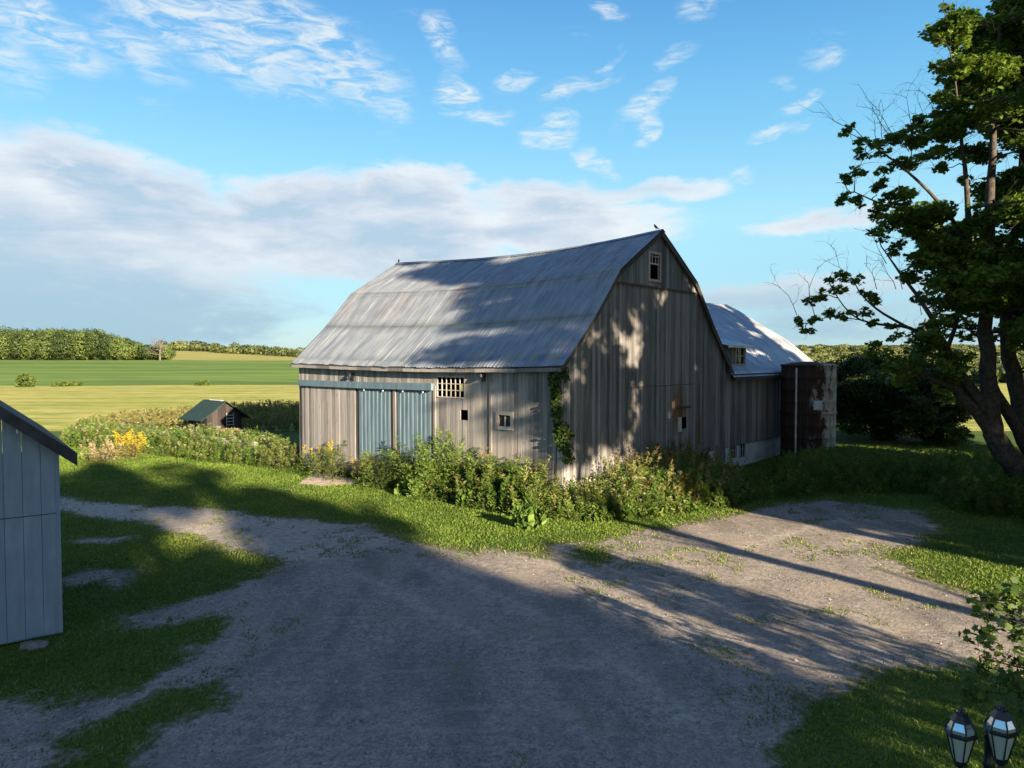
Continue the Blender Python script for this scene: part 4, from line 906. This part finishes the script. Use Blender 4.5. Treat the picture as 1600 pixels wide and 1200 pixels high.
# small near tree whose low branch enters the frame at right
st = empty('young_maple', (*bpos(12.5, -1)[:2], 0), label='low leafy maple branch reaching in at the lower right edge', cat='tree'); so = np.array(st.location)
br = [at(1585, 940, 9.4), at(1560, 930, 9.4), at(1540, 955, 9.3), at(1548, 985, 9.3), at(1525, 1000, 9.3), at(1590, 985, 9.4), at(1575, 960, 9.4), at(1555, 1032, 9.3), at(1580, 1025, 9.4), at(1600, 1000, 9.3), at(1600, 950, 9.3), at(1600, 1040, 9.2), at(1585, 1060, 8.8), at(1600, 1080, 8.6), at(1522, 1075, 8.8), at(1530, 1095, 8.7), at(1595, 1108, 8.2), at(1570, 1068, 8.8), at(1540, 1040, 9.2), at(1590, 925, 9.4), at(1620, 960, 9.3), at(1630, 1050, 9.3), at(1650, 1000, 9.3), at(1533, 935, 9.4)]
mb = MB(); sk = limb_mb(mb, [(0, 0, -.2), (.1, 0, 1.2), (0, .1, 2.8), (.1, 0, 4.2)], [.12, .1, .06, .02], 8)
e1 = np.array(at(1545, 960, 9.4))-so; e2 = np.array(at(1560, 1035, 9.3))-so; e3 = np.array(at(1540, 1080, 8.8))-so
for e in (e1, e2, e3): sk += limb_mb(mb, [(0, 0, 1.3), e*.35+np.array([0, 0, .9]), e*.7+np.array([0, 0, .35]), e], [.05, .035, .02, .008], 6)
C1 = [(*(np.array(b)-so), .12) for b in br]; C2 = []
for _ in range(110): d = rng.normal(size=3); d /= np.linalg.norm(d); C2.append((d[0]*.95, d[1]*1.0, 2.6+d[2]*1.9, .4))
connect(mb, sk, C1+C2, .012); mb.build('trunk', 'bark', st, True)
P = np.concatenate([ball(24, c[:3], .19, .1, .8) for c in C1]+[ball(70, c[:3], .45, .1, .8) for c in C2]); V_, F_ = leaves(P, .125, 'maple', .25)
mesh_np('crown', V_, F_, 'leaves', st, col=vary(len(F_), (.035, .075, .015), (.11, .17, .03)))

# ------------------------------------------------------------ bushes behind the silo, white trailer glimpsed through
broad_tree('bush', (*at(1395, 640, 47)[:2], 0), 7, 4.5, 2.7, 2.7, 'large dark rounded bush between the silo and the maple trunk', 'bush', 130, .2, 420, ((.02, .045, .01), (.055, .09, .02)), seed=21, trunk=.12, cr=(.7, 1.1), shape='rhomb')
broad_tree('bush', (*at(1470, 640, 44)[:2], 0), 5, 2.6, 1.7, 1.7, 'smaller dark bush right of the large one, near the maple trunk', 'bush', 60, .18, 400, ((.025, .055, .012), (.08, .12, .02)), seed=22, trunk=.08, cr=(.5, .8))
tr_ = empty('trailer', (*at(1340, 665, 53)[:2], 0), R(15), label='white trailer with blue side panel hidden behind the big bush', cat='trailer')
m = MB(); m.box(-2.6, 2.6, -1, 1, .6, 2.0); m.build('body', 'white_paint', tr_, bevel=.08); m = MB(); m.box(-2.62, -1.4, -1.03, -1.0, .9, 1.5); m.build('panel', 'blue_tarp', tr_)
for x in (-.9, .9):
    m = MB(); m.tube([(x, -1.05, .35), (x, -.85, .35)], .35, 16); m.build('wheel', 'black_metal', tr_)
dead = empty('dead_trunk', (*at(1446, 520, 60)[:2], 0), label='bare pale dead trunk standing behind the maple', cat='tree'); m = MB(); top_ = at(1446, 497, 60)[2]; m.tube([(0, 0, -.3), (.05, 0, 3), (-.1, 0, top_-.8), (-.02, 0, top_)], [.3, .27, .22, .04], 9); m.build('trunk', 'bark', dead)

# ------------------------------------------------------------ undergrowth
rng = np.random.default_rng(99); random.seed(99)
def plants(P, hs, n_leaf, leaf, spread, c0, c1, shape='long', tipcol=None, tipfrac=.0, lean=.15):
    """P (n,2) bases, hs heights; upright stalks with leaves; returns V,F,col,k"""
    A = []; D = []; Cc = []; n = len(P); gz = height(P[:, 0], P[:, 1])
    ln = rng.normal(0, lean, (n, 2)); tone = rng.random(n)
    k = (n_leaf*np.clip(hs, .3, 3)).astype(int)+3; idx = np.repeat(np.arange(n), k); u = rng.random(len(idx))**.75
    ang = rng.random(len(idx))*6.283; sp = spread*(1.15-u)*np.clip(hs[idx], .4, 1.6)*rng.random(len(idx))**.5
    pos = np.stack([P[idx, 0]+ln[idx, 0]*u*hs[idx]+np.cos(ang)*sp, P[idx, 1]+ln[idx, 1]*u*hs[idx]+np.sin(ang)*sp, gz[idx]+u*hs[idx]], -1)
    dr = np.stack([np.cos(ang), np.sin(ang), rng.uniform(.0, 1.3, len(idx))], -1)
    col = vary(len(idx), c0, c1, tone[idx]*.7+.3*u)
    if tipcol is not None: tm = (u > 1-tipfrac) & (rng.random(len(idx)) < .75); col[tm] = vary(int(tm.sum()), tipcol[0], tipcol[1])
    V_, F_ = leaves(pos, leaf, shape, dirs=dr); return V_, F_, col
def in_poly(poly, n):
    lo, hi = poly.min(0), poly.max(0); out = []
    while sum(len(o) for o in out) < n:
        c = lo+rng.random((n*2, 2))*(hi-lo); out.append(c[sdf(poly, c[:, 0], c[:, 1]) > 0])
    return np.concatenate(out)[:n]
def merge(parts):
    V_, F_, C_ = [], {}, {}; off = 0
    for v, f, c in parts: V_.append(v); F_.setdefault(f.shape[1], []).append(f+off); C_.setdefault(f.shape[1], []).append(c); off += len(v)
    ks = sorted(F_); return np.concatenate(V_), [np.concatenate(F_[k]) for k in ks], np.concatenate([np.concatenate(C_[k]) for k in ks])
GRN = ((.038, .08, .016), (.13, .21, .034)); OLV = ((.055, .08, .025), (.17, .19, .05)); YEL = ((.45, .33, .02), (.6, .45, .04)); PAL = ((.22, .24, .14), (.38, .37, .25)); BRN = ((.12, .07, .03), (.25, .14, .05))
belt = np.concatenate([G([(470, 735), (560, 745), (600, 762), (700, 788), (800, 808), (930, 815), (1060, 806), (1150, 792), (1180, 782)]), np.array([loc2w(13.5, -.2)[:2], loc2w(0, -.2)[:2], loc2w(-.25, -.1)[:2], loc2w(-.3, LEN)[:2], loc2w(-.7, LEN+.3)[:2]])])
def front_dist(P): 
    l = (P-[AX, AY])@np.stack([g, r_], 1); return np.minimum(np.where(l[:, 1] > 0, -l[:, 0], 9), np.where(l[:, 0] > 0, -l[:, 1], 9)), l
P = in_poly(belt, 2700); fd, ll = front_dist(P); belt2 = np.concatenate([G([(420, 728)]), belt[:9], np.array([loc2w(14.5, 3)[:2], loc2w(4, 4)[:2], loc2w(3, LEN+1)[:2]])]); ed = sdf(belt2, P[:, 0], P[:, 1]); hs = np.clip(.15+.95*np.sqrt(np.clip(ed, 0, 3)), .2, 1.8)*rng.uniform(.65, 1.15, len(P))
gab = ll[:, 1] < 0; cap = np.where(gab, np.where(ll[:, 0] > 8.5, .72, 1.3), 2.15); hs = np.where(gab, hs, hs*1.4); hs = np.minimum(hs*(.6+.8*fbm(P[:, 0], P[:, 1], .6, 71, 3)), cap*rng.uniform(.8, 1.1, len(P)))
sel = rng.random(len(P)); parts = [plants(P[sel < .5], hs[sel < .5], 95, .14, .28, *GRN), plants(P[(sel >= .5) & (sel < .75)], hs[(sel >= .5) & (sel < .75)], 90, .14, .26, *OLV, tipcol=PAL, tipfrac=.07), plants(P[sel >= .75], hs[sel >= .75]*.8, 60, .2, .3, *GRN, shape='hexa')]
k_ = rng.random(len(P)) < .12; parts.append(plants(P[k_], np.minimum(hs[k_]*1.45+.1, np.where(ll[k_, 0] > 8.5, .8, 2.)), 26, .17, .07, (.09, .11, .03), (.24, .24, .08), tipcol=BRN, tipfrac=.05, lean=.22)); k_ = rng.random(len(P)) < .07; parts.append(plants(P[k_], hs[k_]*.9, 40, .12, .22, (.11, .14, .03), (.24, .27, .07)))
V_, F_, c_ = merge(parts); tag(mesh_np('undergrowth', V_, F_, 'leaves', col=c_), kind='stuff', label='tangled green weeds growing along the barn walls', cat='undergrowth')
# left hedge-like weed belt
lb = G([(95, 700), (200, 706), (300, 722), (400, 730), (475, 736), (480, 722), (440, 705), (300, 695), (180, 682), (100, 680)])
P = in_poly(lb, 1700); ed = sdf(lb, P[:, 0], P[:, 1]); hs = np.clip(.5+.6*ed, .4, 1.2)*rng.uniform(.65, 1.1, len(P))*(.6+.8*fbm(P[:, 0], P[:, 1], .6, 72, 3)); sel = rng.random(len(P))
parts = [plants(P[sel < .55], hs[sel < .55], 62, .15, .3, *GRN), plants(P[(sel >= .55)], hs[(sel >= .55)], 60, .15, .28, *OLV, tipcol=PAL, tipfrac=.07)]
V_, F_, c_ = merge(parts); tag(mesh_np('weed_hedge', V_, F_, 'leaves', col=c_), kind='stuff', label='band of wild weeds between the left lawn and the hay field', cat='weeds')
# right dark weed bank
rb_ = G([(1180, 785), (1290, 774), (1450, 772), (1480, 800), (1600, 815), (1750, 830), (1800, 770), (1600, 745), (1500, 735), (1300, 722), (1200, 735)])
P = in_poly(rb_, 3000); ed = sdf(rb_, P[:, 0], P[:, 1]); hs = np.clip(.5+.5*ed, .4, 1.15)*rng.uniform(.7, 1.1, len(P)); sel = rng.random(len(P))
parts = [plants(P[sel < .6], hs[sel < .6], 55, .15, .3, *GRN), plants(P[(sel >= .6)], hs[(sel >= .6)], 55, .15, .28, *GRN, tipcol=((.12, .13, .02), (.26, .22, .03)), tipfrac=.2)]
V_, F_, c_ = merge(parts); tag(mesh_np('weed_bank', V_, F_, 'leaves', col=c_), kind='stuff', label='shaded bank of goldenrod and weeds right of the silo', cat='weeds')
# tall grass behind the coop / around the barnyard
tg = G([(255, 676), (480, 676), (480, 640), (420, 640), (300, 648), (130, 668), (130, 684)]); P = in_poly(tg, 1500)
V_, F_, c_ = plants(P, rng.uniform(.5, 1.1, len(P)), 26, .3, .25, (.07, .09, .025), (.22, .2, .07)); tag(mesh_np('tall_grass', V_, F_, 'leaves', col=c_), kind='stuff', label='rough tall grass around the coop', cat='grass')
# individual plants
def plant(name, px, py, dp, rad, h, lab, cat, n, cols, shape='long', leaf=.14, tip=None, tf=0., group=None, dens=80, lean=.25, spread=.3):
    x, y = at(px, py, dp)[:2]; e = empty(name, (x, y, 0), label=lab, cat=cat, group=group); a = rng.random(n)*6.283; q_ = rng.random(n)**.5*rad; Pp = np.stack([np.cos(a)*q_, np.sin(a)*q_], -1)
    hh = h*(1-.45*(q_/max(rad, .01))**2)*rng.uniform(.8, 1.05, n); V_, F_, c_ = plants(Pp, hh, dens, leaf, spread, *cols, shape=shape, tipcol=tip, tipfrac=tf, lean=lean)
    mesh_np('foliage', V_, F_, 'leaves', e, col=c_); m = MB()
    for p, t in zip(Pp[:14], hh[:14]): m.tube([(p[0]*.3, p[1]*.3, -.1), (p[0]*.7, p[1]*.7, t*.5), (p[0], p[1], t*.85)], [.015, .01, .004], 4)
    m.build('stems', 'bark', e); return e
plant('shrub', 700, 690, 27.6, 1.5, 2.75, 'tallest bright green willowy shrub below the broken barn window', 'shrub', 42, ((.05, .1, .02), (.15, .22, .04)), dens=100)
plant('shrub', 640, 700, 29.0, .9, 2.0, 'green shrub in front of the right blue sliding door', 'shrub', 22, ((.05, .09, .03), (.13, .19, .05)))
plant('shrub', 770, 720, 26.0, 1.0, 1.75, 'green shrub below the small framed barn window', 'shrub', 22, ((.05, .09, .02), (.14, .19, .04)))
plant('shrub', 520, 705, 32.0, 1.2, 1.7, 'leafy shrub in front of the left blue sliding door', 'shrub', 26, ((.05, .08, .02), (.15, .18, .04)))
plant('shrub', 440, 705, 34.5, 1.2, 1.45, 'feathery shrub at the far left corner of the barn', 'shrub', 24, ((.06, .09, .02), (.18, .2, .06)))
plant('shrub', 600, 715, 29.6, .9, 2.0, 'round leafy shrub between the sandy patch and the tallest shrub', 'shrub', 24, ((.05, .085, .02), (.13, .18, .04)))
plant('shrub', 835, 745, 24.6, .8, 1.8, 'leafy shrub just left of the ivy covered corner', 'shrub', 20, ((.05, .085, .02), (.14, .18, .05)))
plant('goldenrod', 505, 690, 33, .5, 1.7, 'yellow goldenrod blooming in front of the plank door', 'goldenrod', 10, GRN, tip=YEL, tf=.3, group='goldenrod clumps')
plant('goldenrod', 568, 715, 30.5, .4, 1.35, 'yellow goldenrod beside the sandy patch', 'goldenrod', 10, ((.1, .14, .02), (.25, .26, .04)), tip=YEL, tf=.45, group='goldenrod clumps')
plant('goldenrod', 203, 690, 38, .8, 1.6, 'big yellow goldenrod clump nearest the blue shed', 'goldenrod', 22, ((.12, .13, .03), (.3, .25, .06)), tip=YEL, tf=.4, group='goldenrod clumps')
plant('dry_plant', 160, 690, 37, .8, 1.35, 'dry tan seed heads just right of the shed roof', 'plant', 18, ((.2, .15, .08), (.42, .33, .2)), tip=((.3, .24, .17), (.5, .42, .3)), tf=.3)
plant('autumn_shrub', 1068, 790, 25.5, .5, 1.25, 'golden orange shrub catching the sun below the gable', 'shrub', 14, ((.30, .2, .03), (.55, .36, .07)), leaf=.12)
plant('autumn_shrub', 985, 790, 25.0, .7, 1.2, 'dark reddish brown shrub below the gable, left of the golden one', 'shrub', 16, ((.07, .035, .02), (.2, .09, .04)))
plant('autumn_shrub', 735, 740, 26.8, .35, 1.5, 'small crimson tinged plant amid the weeds', 'plant', 7, ((.14, .03, .02), (.28, .07, .05)), leaf=.12)
plant('burdock', 640, 745, 27.8, .5, .75, 'broad leaved burdock near the sandy patch', 'burdock', 9, ((.09, .16, .03), (.18, .28, .06)), 'hexa', .34, dens=26)
plant('burdock', 825, 800, 22.6, .4, .7, 'broad leaved burdock at the lawn edge', 'burdock', 8, ((.08, .15, .03), (.16, .26, .06)), 'hexa', .32, dens=26)
plant('shrub', 1045, 735, 29, .6, 2.0, 'dark conical shrub against the gable foundation', 'shrub', 12, ((.02, .045, .012), (.06, .09, .02)))
plant('shrub', 900, 770, 24., .9, 1.35, 'yellowish green bush at the near barn corner', 'shrub', 18, ((.08, .11, .02), (.22, .24, .05)))
plant('shrub', 1530, 790, 25., 1.5, 1.3, 'dark rounded shrub on the lawn beneath the maple', 'shrub', 34, ((.03, .06, .012), (.09, .13, .02)))
# ivy on the corner
iv = empty('ivy', loc2w(-.05, .2), label='green ivy climbing the near corner of the barn', cat='ivy'); C = []
for (px, py, rp) in [(871, 585, 9), (868, 600, 9), (872, 612, 9), (870, 628, 9), (871, 645, 9), (872, 660, 8), (874, 675, 9), (878, 690, 9), (884, 700, 9), (886, 715, 9), (880, 580, 7), (884, 592, 5), (862, 590, 5), (890, 680, 6), (876, 640, 8), (882, 668, 7), (866, 618, 6)]:
    t, z = on_side(px, py, -.08) if px < 880 else (on_gable(px, py, -.08)[0], on_gable(px, py, -.08)[1])
    p = loc2w(-.09, t) if px < 880 else loc2w(t, -.09); C.append((p[0], p[1], z, rp/F*25))
P = np.concatenate([ball(int(130*(c[3]/.2)**2), c[:3], c[3]*1.25, .1) for c in C]); lo = np.array(iv.location); l2 = (P[:, :2]-[AX, AY])@np.stack([g, r_], 1)
ins = (l2[:, 0] > -.03) & (l2[:, 1] > -.03); P = P[~ins]; V_, F_ = leaves(P-lo, .12, 'hexa', .1); mesh_np('foliage', V_, F_, 'leaves', iv, col=vary(len(F_), (.025, .055, .012), (.08, .13, .025)))
m = MB(); m.tube([(0, 0, .2), (-.03, .05, 2), (0, -.1, 3.4), (-.05, .1, 4.8)], [.025, .02, .015, .01], 5); m.build('stems', 'bark', iv)

# ------------------------------------------------------------ grass blades and pebbles
n = 430000; dist = 7+37*rng.random(n)**.8; u_ = rng.uniform(-.78, .78, n); X, Y = u_*dist, dist
gm = gravel_mask(X, Y); weedy = (gm < 3.2) & (fbm(X, Y, .45, 81, 3) > .56) & (fbm(X, Y, 2.2, 83, 3) > .54) & (rng.random(n) < .5); keep = ((gm < .42+rng.normal(0, .12, n)) | ((gm < .95) & (rng.random(n) < .1)) | weedy) & ~((((np.stack([X, Y], 1)-[AX, AY])@g) > -.1) & (((np.stack([X, Y], 1)-[AX, AY])@r_) > -.1))
keep &= sdf(sand_poly, X, Y) < 0; X, Y = X[keep], Y[keep]; Z = height(X, Y); n = len(X)
sz = rng.uniform(.03, .065, n)*(1+.5*(fbm(X, Y, .8, 51)-.5)); an = rng.random(n)*6.283; wdt = .006*(1+Y/9)
lean_ = rng.normal(0, .03, (n, 2)); v0 = np.stack([X-np.cos(an)*wdt, Y-np.sin(an)*wdt, Z-.005], -1); v1 = np.stack([X+np.cos(an)*wdt, Y+np.sin(an)*wdt, Z-.005], -1); v2 = np.stack([X+lean_[:, 0], Y+lean_[:, 1], Z+sz], -1)
tone = np.clip(fbm(X, Y, .9, 61)*1.1-.1+rng.normal(0, .12, n)+(sstep(fbm(X, Y, .25, 66), .5, .7)*.3), 0, 1)
gc = np.array((.055, .11, .014))*(1-tone[:, None])+np.array((.16, .235, .032))*tone[:, None]; dry = rng.random(n) < .05+.25*(gm[keep] > .1); gc[dry] = vary(int(dry.sum()), (.16, .15, .06), (.3, .26, .13))
tag(mesh_np('grass', np.stack([v0, v1, v2], 1).reshape(-1, 3), np.arange(3*n).reshape(-1, 3), 'leaves', col=gc), kind='stuff', label='short mown lawn grass around the driveway', cat='grass')
n = 11000; dist = 7+17*rng.random(n)**.8; X = rng.uniform(-.75, .75, n)*dist; Y = dist; gm = gravel_mask(X, Y); k = gm > .6; X, Y = X[k], Y[k]; n = len(X); Z = height(X, Y)
oc = np.array([(1, 0, 0), (0, 1, 0), (-1, 0, 0), (0, -1, 0), (0, 0, .8), (0, 0, -.5)]); s_ = rng.uniform(.008, .02, n)*(1+(rng.random(n) > .97)*1.0)
Vp = np.stack([X, Y, Z+.004], -1)[:, None, :]+(oc[None]+rng.normal(0, .2, (n, 6, 3)))*s_[:, None, None]
fo = np.array([(0, 1, 4), (1, 2, 4), (2, 3, 4), (3, 0, 4)]); Fp = (np.arange(n)[:, None, None]*6+fo[None]).reshape(-1, 3)
cpb = np.repeat(vary(n, (.12, .11, .10), (.42, .38, .33)), 4, 0)
def f_peb(t): return bsdf(t, attr(t, 'col').outputs['Color'], .9, spec=.1)
material('pebble', f_peb); tag(mesh_np('pebbles', Vp.reshape(-1, 3), Fp, 'pebble', col=cpb), kind='stuff', label='loose pebbles scattered over the gravel', cat='pebbles')

# ------------------------------------------------------------ far woods
def wood_mass(name, trees, lab, c0, c1, leaf, nl, seed=5):
    global rng; rng = np.random.default_rng(seed); parts = []
    for (x, y, h, r) in trees:
        z = float(height(x, y)); t = rng.random(); n = int(nl*rng.uniform(.8, 1.2)); d = rng.normal(size=(n, 3)); d /= np.linalg.norm(d, axis=1, keepdims=True)
        lump = 1+.22*np.sin(d[:, 0]*5+t*9)*np.sin(d[:, 2]*6+t*5)+rng.normal(0, .07, n)
        P = np.array([x, y, z+h*.55])+d*lump[:, None]*np.array([r, r, h*.48]); nr = d+rng.normal(0, .45, d.shape); nr /= np.linalg.norm(nr, axis=1, keepdims=True); a, b = basis(nr)
        sh = SHAPES['hexa']; s_ = leaf*rng.uniform(.6, 1.3, n); Vt = P[:, None]+(a[:, None]*sh[None, :, :1]+b[:, None]*sh[None, :, 1:])*s_[:, None, None]*.5
        parts.append((Vt.reshape(-1, 3), np.arange(n*6).reshape(n, 6), vary(n, c0, c1, np.full(n, t))))
    V_, F_, c_ = merge(parts); return tag(mesh_np(name, V_, F_, 'leaves', col=c_), kind='stuff', label=lab, cat='woods')
T = []
for row in range(6):
    for i in range(46):
        y = 383+row*22+random.uniform(-5, 5); px = -60+i*7.2+random.uniform(-3, 3)+row*2
        if px > 262: continue
        h = random.uniform(10.5, 16.5)*(1-.6*float(sstep(px, 130, 262))); T.append(((px-800)/F*y, y, h, random.uniform(3.2, 5)))
wood_mass('forest', T, 'dense green wood on the hill at far left', (.028, .052, .018), (.125, .17, .045), .75, 800, 31)
T = [((px-800)/F*y, y, random.uniform(4, 9), random.uniform(4, 8)) for px, y in [(255+i*3.6+random.uniform(-2, 2), random.uniform(640, 760)) for i in range(70)]]
wood_mass('treeline', T, 'thin distant treeline left of the barn', (.04, .06, .025), (.14, .16, .05), 2., 150, 32)
T = []
for row in range(12):
    f = row/11
    for i in range(44):
        y = 150+480*f**1.3+random.uniform(-12, 12); px = 1180+i*13+random.uniform(-6, 6)
        if px < 1300 and y < 240: continue
        x = (px-800)/F*y; zt = H-((596-52*f)-558)/F*y; T.append((x, y, max(3., zt-float(height(x, y)))*random.uniform(.8, 1.15), random.uniform(2.4, 4.4)*(.6+.6*f)))
wood_mass('wooded_hill', T, 'wooded hillside beyond the silo on the right', (.04, .06, .025), (.17, .19, .06), 1.1, 240, 33)
rng = np.random.default_rng(8); random.seed(8)
lt = empty('bare_tree', (*at(250, 560, 372)[:2], 3.4), label='lone pale leafless tree at the end of the far wood', cat='tree'); m = MB(); m.tube([(0, 0, 0), (0, 0, 4), (.3, 0, 8)], [.45, .3, .15], 6)
for k in range(12): twig(m, np.array((.05*k, 0, 3+k*.4)), (rng.normal(0, 1), rng.normal(0, .3), .9), 5.5, .2)
m.build('trunk', 'dead_grey', lt)
def far_bush(px, py, dp, rad, h, lab):
    x, y, _ = at(px, py, dp); z = float(height(x, y)); e = empty('field_bush', (x, y, z), label=lab, cat='bush', group='bushes along the field edge'); P = ball(700, (0, 0, h*.4), rad, .6, h/rad*.6); P = P[P[:, 2] > -.1]; V_, F_ = leaves(P, .5, 'hexa', .3); mesh_np('foliage', V_, F_, 'leaves', e, col=vary(len(F_), (.05, .09, .02), (.12, .16, .04)))
far_bush(40, 612, 131, 1.5, 2.4, 'round green bush at the field edge above the shed roof'); far_bush(96, 607, 135, 1.6, .8, 'low bush on the field edge, right of the round one'); far_bush(118, 606, 136, 1.2, .7, 'smallest bush on the field edge'); far_bush(317, 603, 137, 1.2, .8, 'low bush on the field edge above the coop')
x_, y_ = at(12, 620, 120)[:2]
